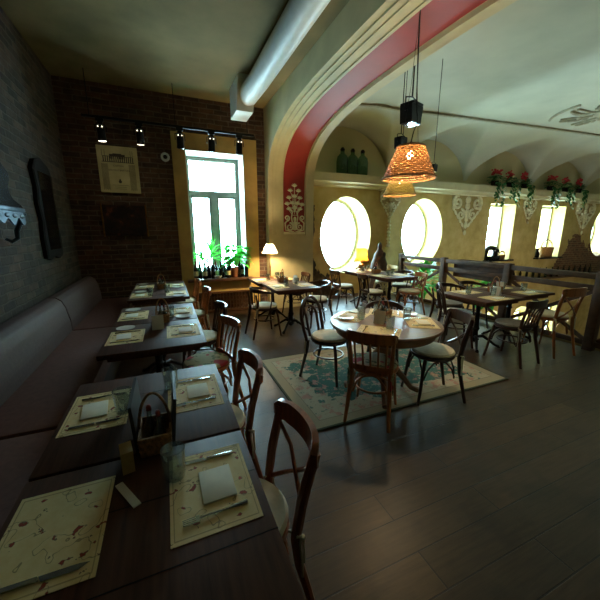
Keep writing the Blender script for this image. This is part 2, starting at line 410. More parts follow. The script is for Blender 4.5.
struct(G().box(WX0-.12, WX1+.1, YB-.16, YB+.44, WZ0-.045, WZ0, bev=.008).build('trim_4', 'sill_wood'))

# hall window wall
hw = struct(G().box(AX1-.05, 21.3, YH, YH+.82, -3.3, 4.4).build('wall_hall', 'hall_plaster', smooth=False))
OV = [(4.27, .74, 1.53, .95), (6.80, .745, 1.60, .93), (16.2, .75, 1.60, .93)]
cutters = []
for cx, rx, cz, rz in OV:
    cutters.append(G().prism([(cx+rx*math.cos(2*PI*k/64), cz+rz*math.sin(2*PI*k/64)) for k in range(64)], 'y', YH-.2, YH+1.1).build('c', 'hall_plaster'))
SQ = [(9.5, 10.72, .72, 2.50), (12.1, 13.5, .72, 2.52)]
for a, b_, c_, d_ in SQ: cutters.append(G().box(a, b_, YH-.2, YH+1.1, c_, d_).build('c', 'hall_plaster', smooth=False))
LW = [(9.9, 10.6), (11.45, 12.25), (13.45, 14.2)]
def arched(a, b, z0, z1):
    r = (b-a)/2; return [(a, z0), (b, z0)]+arc(((a+b)/2, z1-r*.6), r, r*.6, 0, PI, 10)
for a, b_ in LW: cutters.append(G().prism(arched(a, b_, -2.7, -1.05), 'y', YH-.2, YH+1.1).build('c', 'hall_plaster'))
cut(hw, cutters)
wn = 1
for cx, rx, cz, rz in OV:
    wn += 1; w = struct(empty('window_%d' % wn))
    g = G(); pts = [(cx+(rx-.03)*math.cos(2*PI*k/48), YH+.66, cz+(rz-.03)*math.sin(2*PI*k/48)) for k in range(48)]
    g.strip(pts, .09, .09, loop=True, upv=(0, 1, 0)); g.build('window_frame', 'white_paint', w)
    G().prism([(cx+(rx-.02)*math.cos(2*PI*k/48), cz+(rz-.02)*math.sin(2*PI*k/48)) for k in range(48)], 'y', YH+.66, YH+.666).build('pane', 'pane_glass', w)
for a, b_, c_, d_ in SQ:
    wn += 1; w = struct(empty('window_%d' % wn)); g = G(); fr(g, a, b_, c_, d_, .07, YH+.44, YH+.5); g.box((a+b_)/2+.02-.25, (a+b_)/2+.07-.25, YH+.45, YH+.49, c_, d_)
    g.build('window_frame', 'white_paint', w, smooth=False)
    G().box(a+.03, b_-.03, YH+.468, YH+.474, c_+.03, d_-.03).build('pane', 'pane_glass', w, smooth=False)
    G().box(a-.06, b_+.06, YH-.14, YH+.43, c_-.05, c_, bev=.01).build('window_sill', 'black_gloss', w)
for a, b_ in LW:
    wn += 1; w = struct(empty('window_%d' % wn)); g = G(); fr(g, a, b_, -2.7, -1.3, .05, YH+.3, YH+.35)
    g.build('window_frame', 'white_paint', w, smooth=False)
    G().prism(arched(a+.01, b_-.01, -2.69, -1.06), 'y', YH+.32, YH+.325).build('pane', 'pane_glass', w, smooth=False)
# cornice shelf along the hall wall
g = G(); g.prism([(YH+.02, 2.68), (YH-.22, 2.70), (YH-.25, 2.75), (YH-.33, 2.77), (YH-.36, 2.92), (YH-.36, 2.95), (YH+.02, 2.95)], 'x', AX1, 21.0)
struct(g.build('trim_5', 'arch_plaster', ang=25))
# vaulted ceiling
LUN = [(4.1, 1.32), (6.85, 1.34), (9.75, 1.42), (12.8, 1.44), (15.85, 1.44), (18.9, 1.44)]
def vz(x, y):
    main = 4.08 if y < 4.9 else 2.95+1.13*math.sqrt(max(0, 1-((y-4.9)/2.12)**2))
    z = main
    for c, r in LUN:
        d = abs(x-c)/r
        if d < 1: z = max(z, 2.95+1.10*math.sqrt(1-d*d))
    return z
g = G(); xs = [AX1-.03+(21.0-AX1+.03)*i/460 for i in range(461)]; ys = [-3.2, 0, 2, 3.5, 4.4]+[4.9+2.11*i/44 for i in range(45)]
rows = [[Vector((x, y, vz(x, y))) for y in ys] for x in xs]
g.ring_mesh(rows, closed_u=False)
o = g.build('ceiling_vault', 'ceiling_plaster', ang=60); struct(o)
g = G(); g.strip([(x, 5.6-.085*(x-3.8), vz(x, 5.6-.085*(x-3.8))-.012) for x in [AX1+i*.5 for i in range(37)]], .06, .05)
struct(g.build('trim_6', 'relief_beige', smooth=False))

# arch wall: spandrel over an elliptical arch, pillars at both ends
AC, AA, AZ, AB = 3.3, 2.9, 2.4, 1.2
def sarc(i, n=72):
    a = PI*i/n; c = math.cos(a); u = math.copysign(abs(c)**(2/3), c); v = max(0, math.sin(a))**(2/3); return u, v
NA = 72
apath = [(AY, 0.0), (AY, 1.2)]+[(AC+AA*sarc(i)[0], AZ+AB*sarc(i)[1]) for i in range(NA+1)]+[(AC-AA, 1.2), (AC-AA, 0)]
g = G()
sect = [(y, z, y, 4.12) for y, z in apath[2:-2]]
g.ring_mesh([[Vector((AX0, y, z)), Vector((AX1, y, z)), Vector((AX1, y, 4.12)), Vector((AX0, y, 4.12))] for y, z, _, _ in sect])
g.box(AX0, AX1, AY, YB+.05, -.1, 4.12); g.box(AX0, AX1, -3.2, AC-AA, -.1, 4.12)
struct(g.build('wall_arch', 'arch_plaster', ang=30))
struct(G().box(AX1-.05, AX1+.02, YB, YH+.02, -.2, 4.3).build('wall_return', 'hall_plaster', smooth=False))
def band(g, x0, x1, t0, t1, zb, full=True):         # strip following the soffit, standing t0..t1 proud
    base = [(AY, zb, (-1, 0))]
    for i in range(NA+1):
        u, v = sarc(i); y, z = AC+AA*u, AZ+AB*v
        nx, nz = -math.copysign(u*u, u)/AA, -v*v/AB; L = math.hypot(nx, nz); base.append((y, z, (nx/L, nz/L)))
    base.append((AC-AA, zb, (1, 0)))
    rings = [[Vector((x, y+n_[0]*t, z+n_[1]*t)) for x, t in ((x0, t0), (x1, t0), (x1, t1), (x0, t1))] for y, z, n_ in base]
    g.ring_mesh(rings)
g = G(); band(g, 2.27, 2.73, -.01, .006, 1.62); struct(g.build('trim_7', 'red_paint', ang=30))
g = G()
band(g, 2.03, 2.10, -.01, .02, 1.55); band(g, 2.10, 2.21, -.01, .035, 1.55); band(g, 2.21, 2.25, -.01, .05, 1.55)
band(g, 2.75, 2.79, -.01, .05, 1.55); band(g, 2.79, 2.88, -.01, .035, 1.55); band(g, 2.88, 2.94, -.01, .02, 1.55)
g.box(2.03, 2.94, AY-.03, AY+.01, 1.52, 1.56)
struct(g.build('trim_8', 'arch_plaster', ang=30))

# ------------------------------------------------------------ lights and world
wd = bpy.data.worlds.new('overcast'); scene.world = wd; wd.use_nodes = True
bg = wd.node_tree.nodes['Background']; bg.inputs[0].default_value = (.56, .87, 1.0, 1); bg.inputs[1].default_value = 33.0
def portal(x0, x1, z0, z1, y):
    l = bpy.data.lights.new('window_portal', 'AREA'); l.shape = 'RECTANGLE'; l.size = x1-x0; l.size_y = z1-z0; l.cycles.is_portal = True
    o = bpy.data.objects.new('window_portal', l); COL.objects.link(o); o.location = ((x0+x1)/2, y, (z0+z1)/2); o.rotation_euler = (-PI/2, 0, 0)
portal(WX0, WX1, WZ0, WZ1, YB+.64)
for cx, rx, cz, rz in OV: portal(cx-rx, cx+rx, cz-rz, cz+rz, YH+.86)
for a, b_, c_, d_ in SQ: portal(a, b_, c_, d_, YH+.86)
for a, b_ in LW: portal(a, b_, -2.7, -1.05, YH+.86)
def pt(x, y, z, e, c=(1, .72, .38), r=.03, name='bulb_light'):
    l = bpy.data.lights.new(name, 'POINT'); l.energy = e; l.color = c; l.shadow_soft_size = r
    o = bpy.data.objects.new(name, l); COL.objects.link(o); o.location = (x, y, z); return o
def spot(x, y, z, tx, ty, tz, e, ang=50, c=(1, .82, .55)):
    l = bpy.data.lights.new('spot_beam', 'SPOT'); l.energy = e; l.color = c; l.spot_size = math.radians(ang); l.spot_blend = .6; l.shadow_soft_size = .03
    o = bpy.data.objects.new('spot_beam', l); COL.objects.link(o); o.location = (x, y, z)
    o.rotation_euler = (Vector((tx, ty, tz))-Vector((x, y, z))).to_track_quat('-Z', 'Y').to_euler()

# ------------------------------------------------------------ tables
def make_table():
    t = empty('restaurant_table')
    g = G(); g.box(-.385, .385, -.385, .385, .712, .75, bev=.006)
    for k in range(3):
        pass
    g.build('tabletop', 'table_wood', t)
    g = G(); g.box(-.33, .33, -.33, .33, .672, .712); g.build('apron', 'table_wood', t, smooth=False)
    g = G(); g.lathe([(.09, .665), (.09, .655), (.035, .645), (.03, .5), (.042, .48), (.03, .46), (.036, .3), (.05, .26), (.032, .22), (.045, .12), (.06, .1), (.03, .06)], seg=14)
    g.build('column', 'iron', t)
    for k in range(4):
        a = PI/4+k*PI/2; c, s_ = math.cos(a), math.sin(a)
        g = G(); g.tube([(c*r, s_*r, z) for r, z in ((.02, .14), (.1, .15), (.18, .10), (.26, .04), (.31, .02))], [.024, .022, .018, .016, .02], 8)
        g.ell((c*.31, s_*.31, .012), (.026, .026, .012)); g.build('foot', 'iron', t)
    for k in (-.128, .128):       # grooves between the boards of the top
        g = G(); g.box(-.384, .384, k-.0015, k+.0015, .7495, .7508); g.build('board_joint', 'black_metal', t, smooth=False)
    return t
TB = {}
def table(key, x, y, label, group, rz=0):
    TB[key] = (x, y); return spawn('table', make_table, x, y, 0, rz, label, 'table', group)
BX = -.145
table('b1', BX, .86, 'dark plank-top table nearest the camera, in front of the banquette', 'tables along the banquette')
table('b2', BX, 1.645, 'dark plank-top table second from the camera along the banquette, butted to the nearest one', 'tables along the banquette')
table('b3', BX, 2.87, 'third dark table along the banquette, the front half of the middle pair', 'tables along the banquette')
table('b4', BX, 3.65, 'fourth dark table along the banquette, the rear half of the middle pair', 'tables along the banquette')
table('b5', BX, 4.86, 'fifth dark table along the banquette, the front half of the pair by the back wall', 'tables along the banquette')
table('b6', BX, 5.64, 'dark table closest to the brick back wall at the end of the banquette', 'tables along the banquette')
table('p1', 1.86, 4.76, 'square pedestal table in front of the red-banded arch, the nearer of two joined', 'tables by the arch pillar')
table('p2', 1.79, 5.54, 'square pedestal table against the arch pillar, the one that carries the white-shaded lamp', 'tables by the arch pillar')
table('f1', 4.2, 5.12, 'far pedestal table before the round windows, the nearer of two joined', 'tables by the round windows')
table('f2', 4.12, 5.9, 'far pedestal table right under the first round window, with the amber lamp', 'tables by the round windows')
table('r1', 4.03, 2.96, 'table beside the gallery railing, left one of two joined', 'tables beside the railing', PI/2)
table('r2', 4.82, 3.03, 'table beside the gallery railing, right one of two joined', 'tables beside the railing', PI/2)

rt = tag(place(empty('round_table'), 1.92, 2.38, .01), 'round wooden pedestal table set for four on the floral rug', 'table')
g = G(); g.lathe([(.0, .715), (.50, .715), (.53, .722), (.537, .735), (.53, .75), (.0, .75)], seg=64, cap=False); g.build('tabletop', 'round_wood', rt)
g = G(); g.lathe([(.46, .64), (.475, .65), (.475, .712), (.3, .715)], seg=64); g.build('apron', 'round_wood', rt)
g = G(); g.lathe([(.08, .64), (.06, .6), (.055, .5), (.1, .42), (.11, .36), (.06, .3), (.075, .24), (.09, .2), (.06, .16)], seg=20); g.build('column', 'round_wood', rt)
for k in range(4):
    a = PI/4+k*PI/2+.25; c, s_ = math.cos(a), math.sin(a)
    g = G(); g.tube([(c*r, s_*r, z) for r, z in ((.03, .26), (.14, .25), (.22, .16), (.3, .06), (.37, .035))], [.04, .036, .03, .026, .03], 8); g.build('foot', 'round_wood', rt)
RZ = .012
# ------------------------------------------------------------ rug
g = G(); g.box(-1.24, 1.20, -.76, .84, 0, .01, bev=.003); rug = g.build('rug', 'rug_pile')
tag(place(rug, 2.22, 2.80), 'teal green and beige floral rug lying under the round table', 'rug')

# ------------------------------------------------------------ chairs (front is +Y)
def chair(name, style, wd_, cush, cmat='cushion_cloth'):
    t = empty(name)
    g = G(); g.lathe([(.15, .43), (.2, .432), (.208, .445), (.205, .462), (.18, .466)], seg=28, sy=.98); g.build('seat', wd_, t)
    if cush:
        g = G(); g.lathe([(.12, .466), (.19, .468), (.202, .482), (.19, .498), (.13, .506), (.05, .508), (0.001, .507)], seg=28); c = g.build('cushion', cmat, t)
        for sx in (-1, 1):
            g = G(); x0, y0 = sx*.165, -.175
            g.tube([(x0*.9, y0+.02, .482), (x0+sx*.012, y0-.02, .475), (x0+sx*.024, y0-.012, .44), (x0+sx*.02, y0-.022, .36), (x0+sx*.03, y0-.02, .29)], .006, 5)
            g.tube([(x0+sx*.02, y0, .482), (x0+sx*.018, y0-.03, .47), (x0+sx*.008, y0-.034, .42), (x0+sx*.01, y0-.038, .33)], .006, 5)
            g.ell((x0+sx*.02, y0-.024, .468), (.014, .014, .012), seg=6, rings=4)
            g.build('tie', cmat, c)
    for sx in (-1, 1):
        g = G(); g.tube([(sx*.14, .14, .44), (sx*.158, .165, .3), (sx*.172, .182, .12), (sx*.185, .20, 0)], [.019, .017, .015, .013], 8); g.build('leg', wd_, t)
    top = {'x': .82, 'slat': .815, 'hoop': .74, 'round': .70}[style]
    for sx in (-1, 1):
        g = G()
        pts = [(sx*.185, -.27, 0), (sx*.175, -.235, .15), (sx*.165, -.195, .32), (sx*.163, -.18, .45)]; rr = [.015, .017, .02, .021]
        if style == 'x': pts += [(sx*.168, -.205, .62), (sx*.178, -.255, top)]; rr += [.023, .021]
        elif style == 'slat': pts += [(sx*.17, -.20, .6), (sx*.182, -.25, top)]; rr += [.017, .015]
        elif style == 'round': pts += [(sx*.175, -.19, .6), (sx*.19, -.21, top)]; rr += [.014, .013]
        g.tube(pts, rr, 8); g.build('leg', wd_, t)
    def bow(z, w, depth, y0, k=12, a=None): return [(w*math.sin(u), y0-depth*math.cos(u)+depth*math.cos(a or 1.2), z) for u in [(-1+2*i/k)*(a or 1.2) for i in range(k+1)]]
    if style == 'x':
        p = [(x, y, .805) for x, y, z in bow(.805, .215, .10, -.235)]
        hs = [.05]+[.09]*2+[.105]*7+[.09]*2+[.05]
        g = G(); g.strip(p, .026, hs); g.build('crest_rail', wd_, t)
        for sx in (-1, 1):
            g = G(); g.tube([(sx*.165, -.24, .76), (sx*.08, -.265, .67), (0, -.258+sx*.007, .60), (-sx*.09, -.235, .53), (-sx*.155, -.19, .475)], .0105, 6); g.build('cross_bar', wd_, t)
    elif style == 'slat':
        p = bow(.79, .215, .10, -.225); hs = [.05]+[.085]*11+[.05]
        g = G(); g.strip(p, .02, hs); g.build('crest_rail', wd_, t)
        g = G(); g.strip([(x, y, .50) for x, y, z in bow(.5, .18, .03, -.18)], .02, .045); g.build('lower_rail', wd_, t)
        for k in range(5):
            x = (k-2)*.062; g = G(); g.tube([(x, -.20+abs(k-2)*.002, .51), (x*1.03, -.232, .66), (x*1.08, -.288+abs(k-2)*.018, .765)], .0085, 6); g.build('spindle', wd_, t)
    elif style == 'hoop':
        def hp(w, zt, zb, yb): return [(-w*.92, yb, zb), (-w, yb-.03, zb+.12), (-w*1.04, yb-.055, zb+.24)]+[(w*1.04*math.cos(PI-u), yb-.055-.045*math.sin(u), zb+.24+(zt-zb-.24)*math.sin(u)) for u in [PI*i/12 for i in range(1, 12)]]+[(w*1.04, yb-.055, zb+.24), (w, yb-.03, zb+.12), (w*.92, yb, zb)]
        g = G(); g.tube(hp(.195, .89, .44, -.18), .0185, 8); g.build('back_hoop', wd_, t)
        g = G(); g.tube(hp(.105, .79, .46, -.185), .015, 8); g.build('inner_hoop', wd_, t)
    else:
        p = [(.235*math.sin(u), .02-.235*math.cos(u), .72+.03*math.cos(u)) for u in [(-1+2*i/18)*1.75 for i in range(19)]]
        g = G(); g.strip(p, .026, [.03]+[.04]*4+[.06]*9+[.04]*4+[.03]); g.build('crest_rail', wd_, t)
        for k in range(5):
            u = (k-2)*.36; g = G(); g.tube([(.17*math.sin(u), -.02-.165*math.cos(u), .46), (.232*math.sin(u), .02-.232*math.cos(u), .73)], .0085, 6); g.build('spindle', wd_, t)
        for sx in (-1, 1):
            g = G(); g.tube([(sx*.19, .02, .455), (sx*.225, .03, .6), (sx*.232, .05, .715)], .010, 6); g.build('arm_support', wd_, t)
    if style in ('hoop', 'round', 'slat'):
        g = G(); g.tube([(.158*math.cos(a), .158*math.sin(a)*1.05-.01, .27) for a in [2*PI*k/24 for k in range(24)]], .0095, 6, loop=True); g.build('stretcher', wd_, t)
    if style in ('x', 'slat'):
        for a in range(4):
            A = a*PI/2; c, s_ = math.cos(A), math.sin(A)
            g = G(); q = [(.155, -.15, .24), (.16, -.12, .34), (.155, -.06, .405), (.15, 0, .42), (.155, .06, .405), (.16, .12, .34), (.16, .15, .26)]
            g.tube([(x*c-y*s_, x*s_+y*c, z) for x, y, z in q], .0085, 6); g.build('bracket', wd_, t)
    return t
def face(x, y, tx, ty): return math.atan2(ty-y, tx-x)-PI/2
def put_chair(style, wd_, cush, cmat, x, y, rz, label, group=None, z=0):
    nm = {'x': 'cross_back_chair', 'slat': 'spindle_back_chair', 'hoop': 'bentwood_chair', 'round': 'round_back_chair'}[style]
    return spawn((style, wd_, cush, cmat), lambda: chair(nm, style, wd_, cush, cmat), x, y, z, rz, label, 'chair', group)
GL = 'chairs along the banquette tables'; GR = 'chairs around the round table'; GP = 'chairs by the arch pillar tables'; GF = 'chairs at the far tables'; GG = 'chairs beside the railing'
C = 'cushion_cloth'
LW_ = PI/2      # facing -X
put_chair('x', 'chair_red', 1, C, .185, 1.07, LW_+.03, 'red-brown cross-back chair nearest the camera at the near table', GL)
put_chair('x', 'chair_red', 1, C, .17, 1.78, LW_+.05, 'red-brown cross-back chair second from the camera, at the second banquette table', GL)
put_chair('slat', 'chair_brown', 1, 'cushion_floral', .25, 2.74, LW_+.30, 'brown spindle-back chair with a red-flowered cushion at the middle banquette tables', GL)
put_chair('slat', 'chair_dark', 1, C, .27, 3.46, LW_+.1, 'black spindle-back chair behind the flowered-cushion chair', GL)
put_chair('slat', 'chair_brown', 1, C, .24, 4.56, LW_+.1, 'brown spindle-back chair at the front half of the rear banquette tables', GL)
put_chair('slat', 'chair_brown', 1, C, .20, 5.50, LW_+.1, 'brown spindle-back chair nearest the plant window', GL)
RC = (1.92, 2.38)
put_chair('slat', 'chair_brown', 1, 'cushion_floral', 1.62, 2.11, face(1.62, 2.11, *RC)+.02, 'reddish brown spindle-back chair in front of the round table, back to the camera', GR, RZ)
put_chair('hoop', 'chair_dark', 1, C, 1.585, 2.89, face(1.585, 2.89, *RC), 'dark bentwood hoop-back chair left of the round table', GR, RZ)
put_chair('x', 'chair_dark', 1, C, 2.32, 2.13, face(2.32, 2.13, *RC)+.25, 'dark cross-back chair with cream cushion right of the round table', GR, RZ)
put_chair('round', 'chair_dark', 1, C, 2.30, 2.86, face(2.30, 2.86, *RC), 'dark chair behind the round table, only its curved back showing', GR, RZ)
put_chair('round', 'chair_dark', 1, C, 1.36, 4.64, -PI/2+.1, 'dark round-back chair on the window side of the pillar tables', GP)
put_chair('round', 'chair_dark', 1, C, 2.36, 4.80, PI/2, 'dark round-back chair right of the nearer pillar table', GP)
put_chair('slat', 'chair_dark', 1, C, 2.27, 5.60, PI/2, 'dark spindle-back chair tight against the arch pillar', GP)
put_chair('slat', 'chair_dark', 1, C, 3.68, 4.98, -PI/2-.1, 'dark spindle-back chair at the near left of the far tables', GF)
put_chair('slat', 'chair_dark', 1, C, 3.50, 5.78, -PI/2, 'dark spindle-back chair below the first round window', GF)
put_chair('slat', 'chair_brown', 1, C, 4.38, 4.74, PI/2-.2, 'brown spindle-back chair at the near right of the far tables', GF)
put_chair('slat', 'chair_cream', 1, C, 4.76, 6.02, PI/2, 'cream-painted spindle-back chair at the far end of the far tables', GF)
put_chair('round', 'chair_dark', 1, C, 4.75, 5.40, PI/2, 'low dark round-back chair at the right of the far tables', GF)
put_chair('hoop', 'chair_dark', 1, C, 3.83, 3.14, math.atan2(-.55, .8)-PI/2, 'dark hoop-back chair at the left end of the railing tables', GG)
put_chair('slat', 'chair_dark', 1, 'dark_cushion', 4.00, 2.44, .04, 'dark spindle-back chair on the near side of the railing tables', GG)
put_chair('x', 'chair_honey', 1, C, 4.76, 2.44, -.12, 'honey brown cross-back chair by the right end of the railing tables', GG).scale = (1, 1, 1.09)
put_chair('round', 'chair_dark', 1, 'dark_cushion', 4.22, 3.62, PI-.1, 'dark round-back chair across the left railing table, half hidden', GG)
put_chair('round', 'chair_dark', 1, 'dark_cushion', 4.78, 3.64, PI, 'dark round-back chair tucked between the railing and the right railing table', GG)

# ------------------------------------------------------------ place settings
TZ = .7505
def mk_mat(): return G().box(-.135, .135, -.185, .185, 0, .0016).build('placemat', 'mat_print', smooth=False)
def mk_napkin():
    g = G(); g.box(-.055, .055, -.075, .075, 0, .006, bev=.002); o = g.build('napkin', 'napkin_paper')
    return o
def mk_plate():
    g = G(); g.lathe([(.04, 0), (.045, .003), (.075, .011), (.078, .013), (.07, .012), (.045, .005), (.0005, .004)], seg=28); return g.build('side_plate', 'porcelain')
def mk_knife():
    t = empty('knife')
    g = G(); g.prism([(-.008, 0), (.009, .01), (.010, .09), (-.004, .115), (-.008, .09)], 'z', .001, .0025); g.build('blade', 'steel', t)
    g = G(); g.box(-.007, .007, -.10, 0, 0, .006, bev=.002); g.build('handle', 'steel', t); return t
def mk_fork():
    t = empty('fork')
    g = G(); g.tube([(0, -.1, .003), (0, -.04, .003), (0, .03, .006), (0, .05, .006)], [.006, .004, .0028, .004], 6); g.build('handle', 'steel', t)
    g = G(); g.box(-.011, .011, .05, .062, .004, .006)
    for k in range(4): g.box(-.011+k*.0064, -.0082+k*.0064, .06, .1, .0042, .0058)
    g.build('tines', 'steel', t, smooth=False); return t
def mk_glass():
    g = G(); r0, r1, h = .034, .042, .115; prof = [(.0005, .0), (r0, 0), (r1, h)]
    ring = []
    for r, z in ((.0005, 0), (r0, 0), (r0+.002, .02), (r1, h), (r1-.003, h), (r0-.001, .016), (.0005, .014)):
        ring.append([Vector((r*(1+(.03 if k % 2 and .01 < z < .1 else 0))*math.cos(2*PI*k/24), r*(1+(.03 if k % 2 and .01 < z < .1 else 0))*math.sin(2*PI*k/24), z)) for k in range(24)])
    g.ring_mesh(ring); return g.build('tumbler', 'drink_glass')
GRP = {'mat': 'printed paper placemats', 'nap': 'folded paper napkins', 'plate': 'white side plates', 'knife': 'table knives', 'fork': 'table forks', 'glass': 'ribbed drinking glasses'}
def setting(x, y, rz, where, items='mnkfg', z=TZ, j=0):
    """rz: the diner looks along local +X; the mat's long side runs along local Y"""
    c, s_ = math.cos(rz), math.sin(rz)
    def P(u, v): return x+u*c-v*s_, y+u*s_+v*c
    jt = R.uniform(-.03, .03)
    if 'm' in items: spawn('mat', mk_mat, x, y, z, rz, 'cream printed paper placemat '+where, 'placemat', GRP['mat'])
    zz = z+.0018
    if 'n' in items: a, b = P(-.02, .0); spawn('nap', mk_napkin, a, b, zz, rz+.08+jt*3, 'folded ivory paper napkin '+where, 'napkin', GRP['nap'])
    if 'k' in items: a, b = P(-.0, -.135+jt*.3); spawn('knife', mk_knife, a, b, zz, rz-PI/2+jt*2, 'steel knife '+where, 'knife', GRP['knife'])
    if 'f' in items: a, b = P(-.0, .125+jt*.3); spawn('fork', mk_fork, a, b, zz, rz-PI/2-jt*2, 'steel fork '+where, 'fork', GRP['fork'])
    if 'g' in items: a, b = P(.115, -.075+jt); spawn('glass', mk_glass, a, b, zz, 0, 'ribbed drinking glass '+where, 'glass', GRP['glass'])
    if 'p' in items: a, b = P(-.03, .25); spawn('plate', mk_plate, a, b, z, 0, 'small white side plate '+where, 'plate', GRP['plate'])
bt = [('b1', .97, 'on the nearest banquette table'), ('b2', 1.68, 'on the second banquette table'), ('b3', 2.88, 'on the third banquette table'),
      ('b4', 3.62, 'on the fourth banquette table'), ('b5', 4.80, 'on the fifth banquette table'), ('b6', 5.55, 'on the banquette table at the back wall')]
for k, y, w in bt:
    it = 'mnkfg' if k in ('b1', 'b2') else 'mnkfp' if k != 'b5' else 'mnkfgp'
    setting(-.375, y, 0, w+', bench side', it if k != 'b1' else 'mk'); setting(.075, y, PI, w+', chair side', it.replace('p', '') if k in ('b3',) else it)
spawn('glass', mk_glass, -.02, 3.42, TZ, 0, 'ribbed drinking glass behind the condiment basket of the middle banquette tables', 'glass', GRP['glass'])
for k in range(4):
    a = [-2.38, 2.18, -.55, .85][k]; w = ['before the front spindle-back chair', 'before the hoop-back chair', 'before the right-hand cross-back chair', 'on the far side by the rear chair'][k]
    x, y = RC[0]+.34*math.cos(a), RC[1]+.34*math.sin(a)
    setting(x, y, a+PI, 'on the round table '+w, 'mnkfg' if k else 'mkfg', z=TZ+.0105)
spawn('plate', mk_plate, 1.62, 2.62, TZ+.0125, 0, 'small white side plate on the left edge of the round table', 'plate', GRP['plate'])
spawn('plate', mk_plate, 2.33, 2.50, TZ+.0125, 0, 'small white side plate on the right edge of the round table', 'plate', GRP['plate'])
for k, w in (('p1', 'nearer pillar table'), ('p2', 'rear pillar table')):
    x, y = TB[k]; setting(x-.23, y-.02, 0, 'on the '+w+', window side', 'mnkg'); setting(x+.23, y-.02, PI, 'on the '+w+', arch side', 'mnkg')
for k, w in (('f1', 'nearer far table'), ('f2', 'far table under the round window')):
    x, y = TB[k]; setting(x-.23, y-.02, 0, 'on the '+w+', left side', 'mnkg'); setting(x+.23, y-.02, PI, 'on the '+w+', right side', 'mng')
for k, w in (('r1', 'left railing table'), ('r2', 'right railing table')):
    x, y = TB[k]; setting(x, y-.23, PI/2, 'on the '+w+', near side', 'mnkg'); setting(x, y+.23, -PI/2, 'on the '+w+', far side', 'mnkg')

# ------------------------------------------------------------ condiment baskets
def mk_basket():
    t = empty('condiment_basket')
    g = G(); w, d, h = .085, .06, .085
    def rect(w, d, z, n=6): return [Vector((w*x, d*y, z)) for x, y in [(-1+2*i/n, -1) for i in range(n)]+[(1, -1+2*i/n) for i in range(n)]+[(1-2*i/n, 1) for i in range(n)]+[(-1, 1-2*i/n) for i in range(n)]]
    g.ring_mesh([rect(w*(.9+.1*k/8)+(.003 if k % 2 else 0), d*(.9+.1*k/8)+(.003 if k % 2 else 0), h*k/8) for k in range(9)]+[rect(w*.9, d*.88, h), rect(w*.85, d*.82, .01)])
    g.build('basket_body', 'wicker_small', t)
    g = G(); g.tube([(0, -.06*math.cos(u), .06+.17*math.sin(u)) for u in [PI*i/14 for i in range(15)]], .006, 6); g.build('handle', 'wicker_small', t); return t
def mk_cruet():
    t = empty('oil_cruet')
    g = G(); g.lathe([(.022, 0), (.024, .01), (.024, .075), (.01, .1), (.009, .135), (.011, .14)], seg=14); g.build('bottle_body', 'cruet_glass', t)
    g = G(); g.lathe([(.009, .14), (.01, .158), (.004, .165)], seg=10); g.build('stopper', 'cork_red', t); return t
def mk_shaker():
    t = empty('salt_shaker'); g = G(); g.lathe([(.018, 0), (.019, .05), (.014, .06)], seg=12); g.build('glass_body', 'drink_glass', t)
    g = G(); g.lathe([(.0155, .058), (.016, .072), (.008, .08)], seg=12); g.build('metal_cap', 'steel', t); return t
def mk_card():
    g = G(); g.prism([(-.045, 0), (-.043, 0), (0, .118), (.043, 0), (.045, 0), (.0, .124)], 'y', -.05, .05); return g.build('tent_card', 'card_white', smooth=False)
BK = [(-.105, 1.29, PI/2, 'between the two nearest banquette tables'), (-.09, 3.28, PI/2, 'on the middle banquette tables'), (-.12, 5.26, PI/2, 'on the rear banquette tables'),
      (1.96, 2.46, .5, 'on the round table'), (1.86, 5.16, 0, 'on the pillar tables'), (4.14, 5.52, 0, 'on the far tables'), (4.42, 3.02, 0, 'on the railing tables')]
for x, y, rz, w in BK:
    bz = TZ+(.0125 if 'round' in w else .002)
    spawn('basket', mk_basket, x, y, bz, rz, 'small wicker condiment basket '+w, 'basket', 'condiment baskets')
    c, s_ = math.cos(rz), math.sin(rz)
    for key, fn, u, v, lab, cat, gp in (('cruet', mk_cruet, -.045, -.018, 'oil cruet at the left in the basket ', 'cruet', 'oil and vinegar cruets'), ('cruet', mk_cruet, .012, .018, 'vinegar cruet at the middle of the basket ', 'cruet', 'oil and vinegar cruets'), ('shaker', mk_shaker, .045, -.02, 'small shaker with metal cap in the basket ', 'shaker', 'salt shakers')):
        spawn(key, fn, x+u*c-v*s_, y+u*s_+v*c, bz+.0115, rz, lab+w, cat, gp)
for x, y, rz, w in ((-.13, 3.03, PI/2, 'beside the basket of the middle banquette tables'), (1.83, 2.34, .6, 'at the middle of the round table'), (2.05, 5.02, .3, 'at the middle of the pillar tables'), (4.22, 2.86, .2, 'on the left railing table'), (4.66, 3.12, .3, 'on the right railing table')):
    spawn('card', mk_card, x, y, TZ+(.0125 if 'round' in w else .002), rz, 'white tent card standing '+w, 'card', 'tent cards')
# tall menus leaning behind the near basket
for i, (x, a, w) in enumerate(((-.165, -.06, 'left of the near basket'), (-.035, .10, 'right of the near basket'))):
    g = G(); g.box(-.012, 0, -.13, .15, 0, .21); m = g.build('menu_folder', 'menu_leather', smooth=False)
    place(m, x, 1.37, TZ+.002); m.rotation_euler = (0, a, 0)
    tag(m, 'tall glossy dark menu folder standing '+w, 'menu', 'menu folders')
g = G(); g.box(-.02, .02, -.035, .035, 0, .085); m = g.build('bread_stick_sleeve', 'paper_tan', smooth=False)
m.rotation_euler = (.25, 0, 0); tag(place(m, -.20, 1.17, TZ+.009), 'folded tan paper sleeve standing against the near condiment basket', 'paper sleeve'); m.rotation_euler = (.0, 0, .2)
g = G(); g.box(-.012, .012, -.07, .07, 0, .004); m = g.build('paper_packet', 'card_white', smooth=False); tag(place(m, -.19, 1.04, TZ+.001, .5), 'white paper packet lying at the bottom of the nearest table', 'packet')

